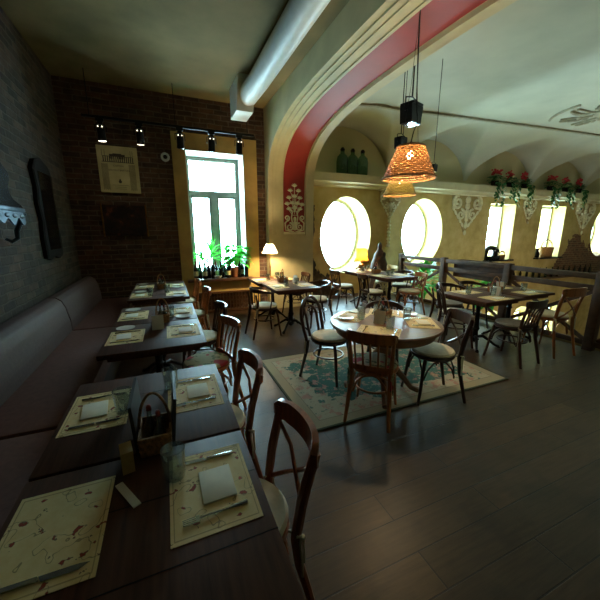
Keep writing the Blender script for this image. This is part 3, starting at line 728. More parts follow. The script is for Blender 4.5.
# ------------------------------------------------------------ banquette
def mk_bench(L):
    t = empty('banquette')
    g = G(); g.box(.04, .74, 0, L, 0, .29); g.build('base', 'bench_base', t, smooth=False)
    g = G(); g.box(.12, .78, .004, L-.004, .29, .455, bev=.03); g.build('seat_cushion', 'bench_fabric', t)
    g = G(); g.prism([(0.02, .30), (.27, .42), (.26, .58), (.235, .74), (.205, .82), (.15, .865), (.08, .87), (0.02, .84)], 'y', .004, L-.004)
    bmesh.ops.bevel(g.bm, geom=[e for e in g.bm.edges], offset=.018, segments=2, profile=.6, affect='EDGES')
    g.build('backrest', 'back_fabric', t); return t
for i, (a, b_, w) in enumerate(((4.42, 6.38, 'in the corner by the back wall'), (2.15, 4.40, 'behind the middle tables'), (-.15, 2.13, 'nearest the camera'))):
    o = mk_bench(b_-a); tag(place(o, XL, a), 'long plum-grey upholstered banquette section '+w, 'bench', 'banquette sections')

# ------------------------------------------------------------ left and back wall things
t = tag(empty('carved_mirror'), 'dark mirror with a wavy carved wooden frame on the left brick wall', 'mirror')
g = G(); pts = []
out = [(4.52, 1.30), (4.50, 1.55), (4.56, 1.75), (4.50, 1.95), (4.55, 2.15), (4.50, 2.35), (4.62, 2.47), (4.84, 2.52), (5.06, 2.47), (5.16, 2.35), (5.12, 2.1), (5.17, 1.9), (5.12, 1.7), (5.17, 1.5), (5.14, 1.30), (5.0, 1.27), (4.84, 1.31), (4.66, 1.27)]
out = [(y+.25, z) for y, z in out]
g.ring_mesh([[Vector((XL, y, z)) for y, z in out], [Vector((XL+.04, y, z)) for y, z in out], [Vector((XL+.055, 5.09+(y-5.09)*.93, 1.9+(z-1.9)*.95)) for y, z in out]])
g.build('carved_frame', 'mirror_wood', t, ang=25)
G().box(XL+.05, XL+.06, 4.87, 5.30, 1.40, 2.34).build('mirror_glass', 'black_gloss', t, smooth=False)
t = tag(empty('console_shelf'), 'silvery scalloped console shelf on the left brick wall', 'shelf')
G().box(XL, XL+.19, 3.05, 3.86, 1.80, 1.835, bev=.008).build('shelf_board', 'silver_relief', t)
g = G(); ap = [(3.07, 1.80)]+[(3.07+.78*i/24, 1.73+.022*math.sin(i*1.05)-.03*abs(math.cos(i*.4))) for i in range(25)]+[(3.85, 1.80)]
g.prism(ap, 'x', XL+.165, XL+.18)
for k in range(5): g.ell((XL+.182, 3.18+k*.15, 1.762), (.012, .05, .02))
g.build('scalloped_apron', 'silver_relief', t, ang=30)
g = G(); g.tube([(XL+.02, 3.80, 1.56), (XL+.06, 3.82, 1.53), (XL+.10, 3.84, 1.56), (XL+.10, 3.85, 1.63), (XL+.14, 3.85, 1.72), (XL+.17, 3.85, 1.80)], [.014, .018, .02, .022, .026, .03], 8); g.build('bracket', 'silver_relief', t)
t = tag(empty('mantel_clock'), 'black curvy mantel clock standing on the silvery console shelf', 'clock')
def cl(z): return {0: .44, 1: .40, 2: .26, 3: .2, 4: .2, 5: .25, 6: .25, 7: .14, 8: .1}[z]
zz = [1.837, 1.86, 1.90, 1.95, 2.0, 2.06, 2.12, 2.18, 2.22]
poly = [(3.34+cl(i), zz[i]) for i in range(9)]+[(3.34-cl(i), zz[i]) for i in range(8, -1, -1)]
g = G(); g.prism(poly, 'x', XL+.05, XL+.2); g.build('clock_case', 'black_gloss', t, ang=50)
g = G(); g.lathe([(.1, 0), (.1, .012), (.09, .016)], seg=28, m=Matrix.Translation((XL+.198, 3.24, 2.0)) @ Matrix.Rotation(PI/2, 4, 'Y')); g.build('clock_face', 'poster_paper', t)

# poster: engraved wine label print
t = tag(empty('wine_poster'), 'large cream wine-label poster hung above the dark painting', 'poster')
px0, px1, pz0, pz1 = -.93, -.33, 2.28, 3.02; py = YB-.03
G().box(px0, px1, py, py+.0295, pz0, pz1).build('poster_sheet', 'poster_paper', t, smooth=False)
g = G(); q = py-.002
def bx(x0, x1, z0, z1): g.box(x0, x1, q, py+.001, z0, z1)
bx(-.87, -.39, 2.765, 2.775); bx(-.85, -.41, 2.855, 2.863)
for k in range(15): bx(-.85+k*.031, -.835+k*.031, 2.775, 2.855)
bx(-.75, -.52, 2.863, 2.893); bx(-.70, -.57, 2.893, 2.905)
for k in range(9): bx(-.742+k*.026, -.73+k*.026, 2.82, 2.885)
for x in (-.86, -.82, -.44, -.41): bx(x, x+.006, 2.86, 2.96)
for k in range(7):
    for sx in (0, 1):
        x = -.88+k*.014 if sx == 0 else -.475+k*.014; bx(x, x+.005, 2.32+(k % 2)*.01, 2.74)
bx(-.75, -.51, 2.40, 2.404); bx(-.72, -.54, 2.34, 2.343); bx(-.72, -.54, 2.37, 2.373)
g.ell((-.63, q+.001, 2.46), (.024, .002, .026)); g.ell((-.63, q+.001, 2.49), (.012, .002, .014))
g.build('engraving', 'poster_ink', t, smooth=False)
def text(body, size, x, y, z, parent, mat, name='lettering'):
    cu = bpy.data.curves.new(name, 'FONT'); cu.body = body; cu.size = size; cu.align_x = 'CENTER'; cu.extrude = .0008
    tmp = bpy.data.objects.new(name, cu); COL.objects.link(tmp); bpy.context.view_layer.update()
    me = bpy.data.meshes.new_from_object(tmp.evaluated_get(bpy.context.evaluated_depsgraph_get())); bpy.data.objects.remove(tmp)
    o = bpy.data.objects.new(name, me); COL.objects.link(o); me.materials.clear(); me.materials.append(M[mat])
    o.location = (x, y, z); o.rotation_euler = (PI/2, 0, 0); o.parent = parent; return o
text('CHATEAU', .035, -.63, q, 2.70, t, 'poster_ink'); text('LEOVILLE BARTON', .037, -.63, q, 2.63, t, 'poster_ink')
t = tag(empty('flower_painting'), 'dark flower painting with gilt side rails hung below the poster', 'painting')
G().box(-.96, -.29, YB-.03, YB-.003, 1.56, 2.07).build('canvas', 'dark_canvas', t, smooth=False)
for x in (-.975, -.295):
    g = G(); g.box(x, x+.022, YB-.045, YB-.003, 1.54, 2.09); g.build('gilt_rail', 'gold', t, smooth=False)
t = tag(empty('wall_sensor'), 'round white wall sensor between the poster and the window', 'sensor')
mm = Matrix.Translation((.115, YB, 2.92)) @ Matrix.Rotation(PI/2, 4, 'X')
G().lathe([(.075, 0), (.075, .025), (.06, .035), (.05, .03)], seg=28, m=mm).build('ring', 'white_paint', t)
G().lathe([(.048, .02), (.03, .035), (.005, .04)], seg=20, m=mm).build('lens', 'black_gloss', t)

# radiator grille below the sill
t = tag(empty('radiator_cover'), 'dark slatted wooden radiator cover below the plant window', 'radiator')
g = G(); g.box(.42, 1.60, YB-.10, YB-.03, .02, .07); g.box(.42, 1.60, YB-.10, YB-.03, .40, .44); g.box(.42, .46, YB-.10, YB-.03, .07, .40); g.box(1.56, 1.60, YB-.10, YB-.03, .07, .40); g.build('cover_frame', 'sill_wood', t, smooth=False)
for k in range(17):
    g = G(); x = .49+k*.063; g.box(x, x+.022, YB-.085, YB-.06, .07, .40); g.build('slat', 'sill_wood', t, smooth=False)

# track with five spotlights
TY = 5.95
t = tag(empty('lighting_track'), 'thin black lighting track hung across the front of the back wall', 'track')
G().box(-1.0, 1.62, TY-.018, TY+.018, 3.30, 3.335).build('track_bar', 'black_metal', t, smooth=False)
for x in (-.9, .3, 1.5): G().tube([(x, TY, 3.33), (x, TY, CZ)], .006, 6).build('hanger', 'black_metal', t)
def mk_spot(kind):
    t = empty('track_spotlight')
    g = G(); g.box(-.045, .045, -.02, .02, -.035, 0); g.box(-.03, .03, -.015, .015, -.065, -.03); g.build('adapter', 'black_metal', t, smooth=False)
    g = G()
    for sx in (-1, 1): g.tube([(sx*.02, 0, -.06), (sx*.062, 0, -.075), (sx*.064, 0, -.15)], .006, 6)
    g.build('yoke', 'black_metal', t)
    m = Matrix.Translation((0, 0, -.15)) @ Matrix.Rotation(.25, 4, 'X')
    g = G(); g.lathe([(.02, .085), (.04, .075), (.047, .03), (.047, -.06), (.052, -.095), (.045, -.095)], seg=18, cap=True, m=m); g.build('housing', 'black_metal', t)
    g = G(); g.lathe([(.044, -.0965), (.04, -.104), (.015, -.108), (.001, -.109)], seg=18, m=m); g.build('lens', kind, t)
    for sx in (-1, 1): g = G(); g.ell((sx*.022, -.048, -.10), (.009, .008, .009), seg=8, rings=5); g.build('indicator', 'spot_lens_dim', t)
    return t
for k, (x, kd, w) in enumerate(((-.77, 'spot_lens_on', 'above the left edge of the poster'), (-.24, 'spot_lens_dim', 'above the right edge of the poster'), (.36, 'steel', 'over the left of the window surround'), (.87, 'black_gloss', 'over the middle of the window'), (1.35, 'black_gloss', 'over the right of the window surround'))):
    spawn(('spot', kd), lambda: mk_spot(kd), x, TY, 3.30, 0, 'black track spotlight '+w, 'spotlight', 'track spotlights').scale = (1.2, 1.2, 1.25)
# ventilation duct
t = tag(empty('ventilation_duct'), 'pale square ventilation outlet with a round pipe below the ceiling', 'duct')
g = G(); g.prism([(5.38, 3.50), (5.86, 3.50), (5.86, 3.95), (5.20, 3.95)], 'x', 1.20, 1.47); g.build('outlet_box', 'white_paint', t, smooth=False)
g = G(); g.tube([(1.38, 5.40, 3.72), (1.42, 4.8, 3.74), (1.44, 2.5, 3.76), (1.44, -1, 3.76)], .15, 24); g.build('round_pipe', 'white_paint', t)

# ------------------------------------------------------------ window sill: bottles and plants
def mk_wine():
    t = empty('wine_bottle')
    g = G(); g.lathe([(.037, 0), (.038, .01), (.038, .18), (.03, .21), (.014, .24), (.013, .29), (.016, .295), (.015, .31)], seg=14); g.build('glass_body', 'bottle_dark', t)
    g = G(); g.lathe([(.0385, .06), (.0388, .062), (.0388, .14), (.0385, .142)], seg=14, cap=False); g.build('paper_label', 'poster_paper', t)
    g = G(); g.lathe([(.0165, .25), (.017, .312), (.005, .314)], seg=10); g.build('foil_cap', 'cork_red', t); return t
def mk_wine2():
    t = empty('wine_bottle'); g = G(); g.lathe([(.036, 0), (.037, .01), (.037, .17), (.015, .23), (.013, .27), (.015, .275), (.014, .29)], seg=14); g.build('glass_body', 'bottle_dark', t); 
    g = G(); g.lathe([(.0155, .235), (.016, .292), (.005, .294)], seg=10); g.build('foil_cap', 'black_gloss', t); return t
bxs = [(.49, 0), (.57, 1), (.66, 0), (.74, 1), (.82, 1), (.885, 0), (.97, 1), (1.05, 1), (1.115, 0), (1.17, 1), (1.345, 1), (1.42, 0), (1.49, 1)]
ordn = ['first', 'second', 'third', 'fourth', 'fifth', 'sixth', 'seventh', 'eighth', 'ninth', 'tenth', 'eleventh', 'twelfth', 'last']
for i, (x, k) in enumerate(bxs):
    spawn(('wine', k), mk_wine2 if k else mk_wine, x, YB-.06+(i % 2)*.09-(.03 if i < 2 else 0), WZ0, R.uniform(-.6, .6), 'dark wine bottle on the window sill, %s from the left end of the row' % ordn[i], 'bottle', 'wine bottles on the window sill').scale = (1.1, 1.1, 1.15+.12*math.sin(i*2.1))
g = G(); g.lathe([(.03, 0), (.06, .02), (.075, .06), (.07, .06), (.05, .02), (.001, .012)], seg=20); o = g.build('sill_bowl', 'porcelain'); tag(place(o, .90, YB-.115, WZ0), 'small white bowl among the bottles on the window sill', 'bowl')
def pot(t, x, y, z, r, h, m='terracotta'):
    g = G(); g.lathe([(r*.75, 0), (r*.95, h*.8), (r*1.05, h*.82), (r*1.05, h), (r*.9, h), (r*.88, h*.9)], (x, y, z), seg=20); g.build('pot', m, t)
    g = G(); g.lathe([(r*.87, h*.88), (.001, h*.9)], (x, y, z), seg=16); g.build('soil', 'soil', t)
t = tag(empty('spiky_plant'), 'spiky long-leaved green plant at the left of the window sill', 'plant')
sx0, sy0 = .80, YB+.16
pot(t, sx0, sy0, WZ0, .08, .15)
g = G(); g.tube([(sx0, sy0, WZ0+.13), (sx0+.02, sy0-.03, WZ0+.50)], .014, 6); g.tube([(sx0-.02, sy0, WZ0+.13), (sx0-.17, sy0, WZ0+.3)], .01, 6); g.build('stem', 'leaf_dark', t)
g = G()
for i in range(64):
    a = R.uniform(0, 2*PI); el = R.uniform(-.1, 1.35); b0 = (sx0+.03, sy0-.02, WZ0+.36+R.uniform(0, .20)) if i < 34 else (sx0-.17, sy0-.02, WZ0+.30+R.uniform(0, .12))
    g.leaf(b0, (math.cos(a)*math.cos(el), math.sin(a)*math.cos(el)*.3-.08, math.sin(el)), R.uniform(.28, .50)*(1 if i < 34 else .7), .05, .35, .4)
g.build('foliage', 'leaf_translucent', t)
t = tag(empty('broadleaf_plant'), 'bushy broad-leaved green plant in a brown pot at the right of the window sill', 'plant')
sx0, sy0 = 1.26, YB+.0
pot(t, sx0, sy0, WZ0, .10, .2)
g = G()
for i in range(110):
    a = R.uniform(0, 2*PI); r = R.uniform(.02, .20); p = (sx0+.02+r*math.cos(a)*1.1, sy0-.02+r*math.sin(a)*.4, WZ0+.28+R.uniform(0, .42)*(1-r*1.3))
    g.leaf(p, (math.cos(a), math.sin(a)*.5-.1, R.uniform(-.2, .6)), R.uniform(.14, .22), .125, .4, .25)
g.build('foliage', 'leaf_translucent', t)
g = G()
for i in range(9): a = i*.7; g.tube([(sx0, sy0, WZ0+.17), (sx0+.08*math.cos(a), sy0+.04*math.sin(a), WZ0+.32), (sx0+.15*math.cos(a), sy0+.05*math.sin(a), WZ0+.44)], .004, 5)
g.build('stem', 'leaf_dark', t)

# ------------------------------------------------------------ lamps
t = tag(place(empty('table_lamp'), 1.84, 5.82, TZ), 'slim table lamp with a glowing white shade beside the arch pillar', 'lamp')
g = G(); g.lathe([(.065, 0), (.065, .012), (.02, .03), (.012, .06), (.02, .1), (.01, .14), (.016, .2), (.009, .3), (.009, .56)], seg=16); g.build('base', 'gold', t)
g = G(); g.lathe([(.15, .47), (.07, .64)], seg=28, cap=False); g.build('lamp_shade', 'linen_shade', t)
g = G(); g.ell((0, 0, .57), (.022, .022, .03)); g.build('bulb', 'bulb_glow', t)
pt(1.84, 5.82, TZ+.54, 110, r=.04)
t = tag(place(empty('table_lamp'), 4.16, 6.12, TZ), 'squat table lamp with a fringed amber shade before the first round window', 'lamp')
g = G(); g.lathe([(.09, 0), (.09, .015), (.04, .04), (.075, .09), (.07, .13), (.02, .16), (.012, .24)], seg=18); g.build('base', 'gold', t)
g = G(); g.lathe([(.17, .22), (.16, .25), (.13, .30), (.125, .50)], seg=20, cap=False); g.build('lamp_shade', 'fringe_shade', t)
g = G()
for k in range(36): a = 2*PI*k/36; g.box(-.004, .004, -.002, .002, -.045, 0, mat=Matrix.Translation((.17*math.cos(a), .17*math.sin(a), .222)) @ Matrix.Rotation(a+PI/2, 4, 'Z'))
g.build('fringe', 'statue_wood', t, smooth=False)
g = G(); g.ell((0, 0, .36), (.025, .025, .035)); g.build('bulb', 'bulb_glow', t)
pt(4.16, 6.12, TZ+.34, 22, r=.04)

def mk_pendant(mt, k=1):
    t = empty('pendant_lamp'); g = G(); seg = 48; uv = g.bm.loops.layers.uv.new('UVMap')
    prof = [(.25*k+(.13-.25)*k*i/12, .285*k*i/12) for i in range(13)]
    rows = [[g.bm.verts.new((r*math.cos(2*PI*j/seg), r*math.sin(2*PI*j/seg), z)) for j in range(seg)] for r, z in prof]
    for i in range(12):
        for j in range(seg):
            f = g.bm.faces.new((rows[i][j], rows[i][(j+1) % seg], rows[i+1][(j+1) % seg], rows[i+1][j]))
            for lp, (u, v) in zip(f.loops, ((j, i), (j+1, i), (j+1, i+1), (j, i+1))): lp[uv].uv = (u/seg, v/12)
    g.build('wicker_shade', mt, t)
    for z, r in ((0, .25*k), (.285*k, .13*k)): g = G(); g.tube([(r*math.cos(2*PI*j/36), r*math.sin(2*PI*j/36), z) for j in range(36)], .009, 6, loop=True); g.build('rim', 'wicker_small', t)
    g = G(); g.lathe([(.02, .26*k), (.022, .3*k), (.012, .33*k)], seg=12)
    for j in range(3): a = 2*PI*j/3; g.tube([(.13*k*math.cos(a), .13*k*math.sin(a), .285*k), (0, 0, .33*k)], .003, 5)
    g.build('socket', 'black_metal', t)
    g = G(); g.ell((0, 0, .21*k), (.03, .03, .042)); g.build('bulb', 'bulb_glow', t); return t
PX, PY, PZ = 2.25, 2.56, 2.135
t = tag(place(mk_pendant('wicker_brown'), PX, PY, PZ), 'large brown wicker pendant lamp hanging above the round table', 'lamp', 'wicker pendants')
g = G(); cz = vz(PX+1.0, 2.6)-PZ
g.tube([(0, 0, .33), (.02, 0, .42), (.08, .02, .52), (.06, .03, .66), (.0, .0, 1.2), (0, 0, 3.585-PZ)], .005, 6); g.build('cord', 'black_metal', t)
for u, v in ((-.1, .02), (.09, 0)):
    g = G(); g.tube([(u, v, .31), (u*.3, v, .8), (0, 0, 3.585-PZ)], .0025, 4); g.build('wire', 'black_metal', t)
pt(PX, PY, PZ+.2, 75, r=.04)
t = tag(place(mk_pendant('wicker_grey', 1.0), 3.46, 4.12, 2.19), 'smaller dull green-brown wicker pendant lamp hanging before the far tables', 'lamp', 'wicker pendants')
g = G(); g.tube([(0, 0, .3), (0, 0, vz(3.42, 4.12)-2.19-.005)], .005, 6); g.build('cord', 'black_metal', t)
pt(3.46, 4.12, 2.19+.17, 26, r=.04)
# stage-type spotlights hanging near the pendant
def mk_flood():
    t = empty('ceiling_floodlight')
    g = G(); g.prism([(-.14, .02), (.14, .02), (.10, -.2), (-.12, -.2)], 'y', -.09, .09); g.box(-.12, .12, -.10, .10, .02, .05); g.build('housing', 'black_metal', t, smooth=False)
    g = G(); g.box(-.10, .09, -.075, .075, -.206, -.199); g.build('lens', 'steel', t, smooth=False)
    g = G(); g.tube([(-.15, 0, -.06), (-.155, 0, .1), (0, 0, .14), (.155, 0, .1), (.15, 0, -.06)], .01, 6); g.build('yoke', 'black_metal', t)
    g = G(); g.tube([(0, 0, .13), (0, 0, 1)], .012, 6); g.build('stem', 'black_metal', t)
    return t
FY = 3.7
for x, y, z, s_, w in ((3.22, FY, 3.26, 1, 'above the large wicker pendant'), (3.32, 4.0, 2.95, .62, 'just behind and below the larger floodlight'), (3.92, 3.92, 2.62, .42, 'beside the right of the large wicker pendant')):
    key = 'flood'
    o = spawn(key, mk_flood, x, y, z, .3, 'black box-shaped floodlight hanging '+w, 'floodlight', 'ceiling floodlights')
    o.scale = (s_,)*3
    for c in kids(o):
        if c.name.startswith('stem'):
            c.data = c.data.copy()
            for v in c.data.vertices:
                if v.co.z > .5: v.co.z = (4.075-z)/s_

# ------------------------------------------------------------ hall: niche jars, flower pots, corbels, ornaments
def mk_jar():
    t = empty('green_demijohn')
    g = G(); g.lathe([(.11, 0), (.135, .03), (.14, .3), (.12, .40), (.05, .47), (.045, .53), (.055, .54)], seg=24); g.build('glass_body', 'bottle_green', t)
    g = G(); g.lathe([(.048, .525), (.055, .56), (.03, .60), (.001, .6)], seg=14); g.build('stopper', 'black_gloss', t); return t
for x, w, z in ((3.99, 'left', 0), (4.27, 'middle', 0), (4.55, 'right', 0)):
    o = spawn('jar', mk_jar, x, YH-.17, 2.951, 0, '%s one of three green glass demijohns in the arched niche' % w, 'demijohn', 'demijohns in the niche')
def mk_geranium(seed):
    r = random.Random(seed); t = empty('geranium_pot')
    g = G(); g.lathe([(.09, 0), (.12, .14), (.11, .14), (.1, .12)], seg=14); g.build('pot', 'black_gloss', t)
    g = G()
    for i in range(60):
        a = r.uniform(0, 2*PI); q = r.uniform(0, .16); g.leaf((q*math.cos(a), q*math.sin(a), .12+r.uniform(0, .16)), (math.cos(a), math.sin(a), r.uniform(-.2, .6)), .11, .09, .3, .2)
    for k in range(4):
        x = r.uniform(-.15, .18); L = r.uniform(.25, .62)
        for j in range(int(L/.035)):
            zz = .10-j*.035; g.leaf((x+r.uniform(-.05, .05), -.19+r.uniform(-.03, .02), zz), (r.uniform(-1, 1), -.5, -.5), .09, .075, .3, .2)
    g.build('foliage', 'leaf_dark', t)
    g = G()
    for k in range(4):
        cx, cy = r.uniform(-.1, .1), r.uniform(-.08, .08); cz = .30+r.uniform(-.03, .1)
        for j in range(12): g.ell((cx+r.gauss(0, .035), cy+r.gauss(0, .03), cz+r.gauss(0, .03)), (.028, .028, .022), seg=6, rings=4)
    g.build('blossom', 'petal_red', t); return t
for i, (x, w) in enumerate(((9.22, 'left one above the first square window'), (9.92, 'middle one above the first square window'), (10.6, 'right one above the first square window'), (11.95, 'left one above the second square window'), (12.8, 'middle one above the second square window'), (13.6, 'right one above the second square window'))):
    o = spawn(('ger', i % 3), lambda: mk_geranium(i % 3+4), x, YH-.235, 2.951, (i-2)*.0, 'red geranium with trailing ivy on the cornice, '+w, 'potted flower', 'geraniums on the cornice')
    o.scale = (1.15, .8, 1.1)
def scroll(g, cx, cz, r, turns, sgn, y, th, a0=0):
    pts = []; n = int(18*turns)
    for i in range(n+1):
        t_ = i/n; a = a0+sgn*2*PI*turns*t_; q = r*(1-.82*t_); pts.append((cx+q*math.cos(a), y, cz+q*math.sin(a)))
    g.tube(pts, [th*(1-.4*i/n) for i in range(n+1)], 6)
def mk_corbel(wide, drop):
    W, Hh = (.66, 1.06) if wide else (.36, .74)
    t = empty('plaster_corbel'); y = -.05
    g = G(); g.prism([(-W*.95, 0), (W*.95, 0), (W*.7, -Hh*.42), (W*.28, -Hh*.75), (.03, -Hh), (-.03, -Hh), (-W*.28, -Hh*.75), (-W*.7, -Hh*.42)], 'y', -.035, -.001); g.build('backing', 'corbel_ground', t, smooth=False)
    g = G(); g.box(-W*1.05, W*1.05, -.14, -.001, -.01, .06, bev=.012); g.build('abacus', 'relief_plaster', t)
    g = G()
    for sx in (-1, 1):
        scroll(g, sx*W*.62, -Hh*.2, W*.30, 1.6, -sx, y, W*.075, PI/2 if sx > 0 else PI/2)
        scroll(g, sx*W*.36, -Hh*.52, W*.24, 1.4, sx, y, W*.06, PI/2)
        for k in range(5):
            g.ell((sx*W*(.85-.16*k), y, -Hh*(.36+.11*k)), (W*.07, .02, W*.13), Matrix.Rotation(sx*.6, 4, 'Y'))
    for k in range(5): g.ell((0, y-.01, -Hh*(.12+.17*k)), (W*(.17-.02*k), .035, W*.17))
    g.ell((0, y, -Hh*1.02), (W*.08, .03, W*.12)); g.build('acanthus_relief', 'relief_plaster', t)
    if drop:
        g = G()
        for k in range(8): g.ell((0, -.05, -Hh-.05-k*.09), (.045+.02*(k % 2), .04, .045))
        g.build('bead_drop', 'relief_plaster', t)
    return t
for i, (x, wd2, dr, w) in enumerate(((5.56, 0, 1, 'between the two round windows, with a long bead drop'), (8.42, 1, 0, 'between the second round window and the first square window'), (11.36, 0, 0, 'between the two square windows'), (14.65, 1, 0, 'above the bare brick patch'))):
    o = mk_corbel(wd2, dr); tag(place(o, x, YH, 2.68), 'ornate plaster corbel under the cornice '+w, 'corbel', 'plaster corbels')
# vase-of-flowers relief on the red band
t = tag(empty('vase_relief'), 'cream plaster relief of a flower vase on the red arch band', 'wall relief')
g = G(); cx, y = 2.5, AY-.04
for sx in (-1, 1):
    scroll(g, cx+sx*.11, 1.72, .085, 1.5, sx, y, .02, PI/2); scroll(g, cx+sx*.17, 1.9, .06, 1.4, -sx, y, .016, -PI/2); g.tube([(cx+sx*.02, y, 1.62), (cx+sx*.20, y, 1.66), (cx+sx*.21, y, 1.80), (cx+sx*.15, y, 1.86)], .016, 6)
    g.tube([(cx+sx*.05, y, 1.80), (cx+sx*.07, y, 1.92), (cx+sx*.05, y, 2.02), (cx+sx*.11, y, 2.08)], .014, 6)
for k in range(3): g.ell((cx, y-.01, 1.70+.09*k), (.055-.01*k, .03, .05))
g.box(cx-.24, cx+.24, AY-.03, AY-.004, 1.575, 1.625)
g.build('vase', 'relief_plaster', t)
g = G()
for k, (u, z, s_) in enumerate(((0, 2.52, 1), (-.09, 2.42, 1), (.09, 2.42, 1), (-.12, 2.28, 1), (0, 2.31, 1.1), (.12, 2.28, 1), (-.16, 2.16, 1), (-.05, 2.18, 1), (.07, 2.17, 1.1), (.17, 2.15, 1), (-.12, 2.06, 1), (.12, 2.06, 1), (0, 2.08, 1.1))):
    for j in range(5):
        a = PI*(.15+.7*j/4); g.ell((cx+u+.035*math.cos(a)*s_, y+.01, z+.035*math.sin(a)*s_), (.013*s_, .016, .034*s_), Matrix.Rotation(PI/2-a, 4, 'Y'), seg=8)
    g.tube([(cx+u, y+.01, z), (cx+u*.4, y+.01, z-.1), (cx, y+.01, min(z-.1, 2.02))], .006, 5)
g.build('flowers', 'relief_plaster', t)
# rosette on the hall ceiling
t = tag(empty('ceiling_rosette'), 'leafy plaster rosette relief on the hall ceiling at the right', 'ceiling relief')
g = G(); cx, cy, zc = 8.75, 4.05, 4.06
for k in range(8):
    a = 2*PI*k/8+.2
    for j in range(4):
        g.ell((cx+(.42+.11*j)*math.cos(a+.1*(j-1.5)), cy+(.42+.11*j)*math.sin(a+.1*(j-1.5)), zc), (.10, .045, .03), Matrix.Rotation(a+(j-1.5)*.5, 4, 'Z'))
    g.tube([(cx+r_*math.cos(a+q), cy+r_*math.sin(a+q), zc+.005) for r_, q in ((.2, 0), (.35, .1), (.6, .3), (.8, .35))], .022, 6)
for q in (2.2, 3.4, 4.6): g.tube([(cx+1.0*math.cos(q+.9*j/12), cy+1.0*math.sin(q+.9*j/12), zc+.01) for j in range(13)], .03, 6)
g.build('leaf_relief', 'relief_beige', t)
g = G(); g.lathe([(.28, .02), (.26, -.03), (.12, -.05), (.04, -.08), (.001, -.08)], (cx, cy, 4.075), seg=28); g.build('center_boss', 'relief_beige', t)

# things on the square window sills
t = tag(place(empty('sewing_machine'), 9.90, YH+.10, .721), 'dark old sewing machine on the sill of the first square window', 'sewing machine')
g = G(); g.box(-.34, .34, -.11, .11, 0, .12, bev=.01); g.build('base', 'black_gloss', t)
g = G(); g.tube([(.22, 0, .06), (.24, 0, .24), (.18, 0, .37), (0, 0, .39), (-.16, 0, .37), (-.22, 0, .3), (-.22, 0, .1)], [.10, .09, .085, .08, .08, .08, .05], 10); g.build('arm', 'black_gloss', t)
g = G(); g.lathe([(.09, -.02), (.1, 0), (.09, .02)], seg=20, m=Matrix.Translation((.3, 0, .28)) @ Matrix.Rotation(PI/2, 4, 'Y')); g.build('hand_wheel', 'steel', t)
def basket2(x, z, r, h, label):
    t = tag(place(empty('round_basket'), x, YH+.10, z), label, 'basket')
    g = G(); g.lathe([(r*.8, 0)]+[(r*(.82+.2*k/8)+(.008 if k % 2 else 0), h*k/8) for k in range(9)]+[(r*.92, h), (r*.85, .02)], seg=24, sy=.6); g.build('basket_body', 'wicker_small', t)
    g = G(); g.tube([(r*math.cos(u), 0, h+r*.8*math.sin(u)) for u in [PI*i/16 for i in range(17)]], .022, 6); g.build('handle', 'wicker_small', t)
basket2(10.47, .721, .15, .14, 'small wicker basket beside the sewing machine on the square window sill')
basket2(12.9, .721, .32, .36, 'wide wicker basket with hoop handle on the sill of the second square window')
g = G(); g.lathe([(.09, 0), (.11, .1), (.06, .25), (.08, .32)], seg=16); o = g.build('sill_vase', 'black_gloss'); tag(place(o, 12.35, YH+.1, .721), 'dark jug left of the hoop-handled basket on the window sill', 'jug')

# carved figure by the wall
g = G(); prof = [(.27, 0), (.27, .1), (.25, .4), (.24, .65), (.23, .8), (.19, .95), (.15, 1.05), (.10, 1.14), (.055, 1.2), (.06, 1.27), (.045, 1.33), (.01, 1.36)]
g.lathe([(r_*(1+.06*math.sin(i*2.3)), z) for i, (r_, z) in enumerate(prof)], seg=12, sy=.7)
for k in range(10): g.ell((.12*math.cos(k*1.3), -.09, .15+k*.1), (.05, .03, .07))
o = g.build('carved_figure', 'statue_wood'); tag(place(o, 5.05, 6.62), 'tall pointed carved wooden figure standing between the two round windows', 'sculpture')

# ------------------------------------------------------------ railing
RX, RH = 5.34, 1.05
t = tag(empty('gallery_railing'), 'weathered grey-brown wooden railing along the open edge of the gallery', 'railing')
posts = [6.12, 4.82, 3.46, 2.20, .7]
for y in posts: G().box(RX-.055, RX+.055, y-.055, y+.055, 0, RH+.05, bev=.006).build('post', 'rail_wood', t)
for a, b_ in zip(posts[1:], posts[:-1]):
    G().box(RX-.045, RX+.045, a+.056, b_-.056, RH-.055, RH+.02, bev=.004).build('top_rail', 'rail_wood', t)
    G().box(RX-.02, RX+.02, a+.056, b_-.056, RH-.22, RH-.14, bev=.003).build('mid_rail', 'rail_wood', t)
    G().box(RX-.02, RX+.02, a+.056, b_-.056, .06, .13, bev=.003).build('bottom_rail', 'rail_wood', t)
    m = (a+b_)/2
    for q, (u, v) in enumerate(((a+.07, b_-.07), (b_-.07, a+.07))):
        g = G(); g.strip([(RX-.008+.016*q, u, .13), (RX-.008+.016*q, v, RH-.22)], .05, .0, upv=(1, 0, 0)) if 0 else g.strip([(RX-.01+.02*q, u, .14), (RX-.01+.02*q, v, RH-.23)], .055, .018, upv=(1, 0, 0)); g.build('cross_brace', 'rail_wood', t, smooth=False)
t = tag(empty('planter_box'), 'slatted wooden planter box hooked on the outside of the railing', 'planter')
g = G()
for k in range(4): g.box(RX+.058, RX+.095, 3.56, 4.62, .74+k*.085, .815+k*.085)
g.box(RX+.25, RX+.27, 3.56, 4.62, .74, 1.07); g.box(RX+.07, RX+.27, 3.56, 3.58, .74, 1.07); g.box(RX+.07, RX+.27, 4.60, 4.62, .74, 1.07); g.box(RX+.07, RX+.27, 3.56, 4.62, .73, .75)
g.build('box_slats', 'rail_wood', t, smooth=False)
g = G(); g.box(RX+.095, RX+.25, 3.58, 4.60, .94, .96); g.build('soil', 'soil', t, smooth=False)
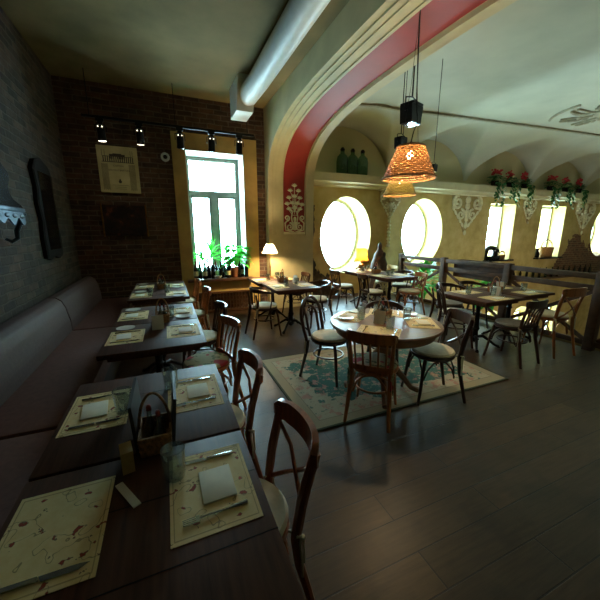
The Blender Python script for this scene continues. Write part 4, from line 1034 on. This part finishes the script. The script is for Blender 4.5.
def mk_tree(name, x, y, zb, zc, rad, nleaf, label):
    t = tag(empty(name), label, 'indoor tree', 'plants rising from the lower floor'); r = random.Random(int(x*100))
    pot(t, x, y, zb, .22, .4)
    g = G(); g.tube([(x, y, zb+.3), (x+.05, y, (zb+zc)/2), (x, y, zc)], [.04, .03, .02], 7); g.build('trunk', 'statue_wood', t)
    g = G()
    for i in range(nleaf):
        v = Vector((r.gauss(0, 1), r.gauss(0, 1), r.gauss(0, 1))).normalized()*r.uniform(.4, 1)
        g.leaf((x+v.x*rad[0], y+v.y*rad[0], zc+v.z*rad[1]), (v.x, v.y, v.z+.2), .17, .11, .3, .2)
    g.build('foliage', 'leaf_bright', t)
mk_tree('indoor_tree', 6.2, 6.15, -3.1, .42, (.34, .48), 170, 'bright green leafy tree from the floor below, behind the railing near its far post')
mk_tree('indoor_tree', 7.3, 5.15, -3.1, .22, (.42, .42), 170, 'bright green leafy tree from the floor below, beyond the left railing table')
# ledge with dark bottles on the hall wall and a rubble plinth
struct(G().box(9.6, 20.9, YH-.24, YH+.01, -.06, 0.0).build('trim_9', 'sill_wood', smooth=False))
for k in range(14):
    spawn(('wine', 1), mk_wine2, 10.9+k*.36, YH-.12, 0.001, 0, 'dark bottle standing in a row on the ledge below the square windows', 'bottle', 'bottles on the wall ledge')
pt(9.5, 3.5, -1.2, 160, c=(1, .8, .5), r=.2, name='lower_floor_lamp')

# light of the lit track heads
spot(-.77, TY-.05, 3.02, -.6, YB-.1, 2.2, 3, 60)
spot(-.24, TY-.05, 3.02, -.4, YB-.1, 2.4, 1.5, 60)
# ------------------------------------------------------------ camera
cd = bpy.data.cameras.new('camera'); cam = bpy.data.objects.new('camera', cd); COL.objects.link(cam); scene.camera = cam
cd.sensor_width = 36; cd.lens = 36*310/600; cd.clip_start = .02
T = math.atan(68/310); YAW = math.atan(135/math.hypot(310, 68))
cam.location = (0, 0, H); cam.rotation_euler = (PI/2-T, 0, -YAW)
vs = scene.view_settings; vs.view_transform = 'Standard'; vs.look = 'None'; vs.gamma = 1; vs.use_curve_mapping = False; vs.exposure = 0.0
scene.cycles.use_denoising = True; scene.cycles.max_bounces = 8; scene.cycles.diffuse_bounces = 5; scene.cycles.transparent_max_bounces = 16
scene.cycles.caustics_reflective = False; scene.cycles.caustics_refractive = False; scene.cycles.sample_clamp_indirect = 6
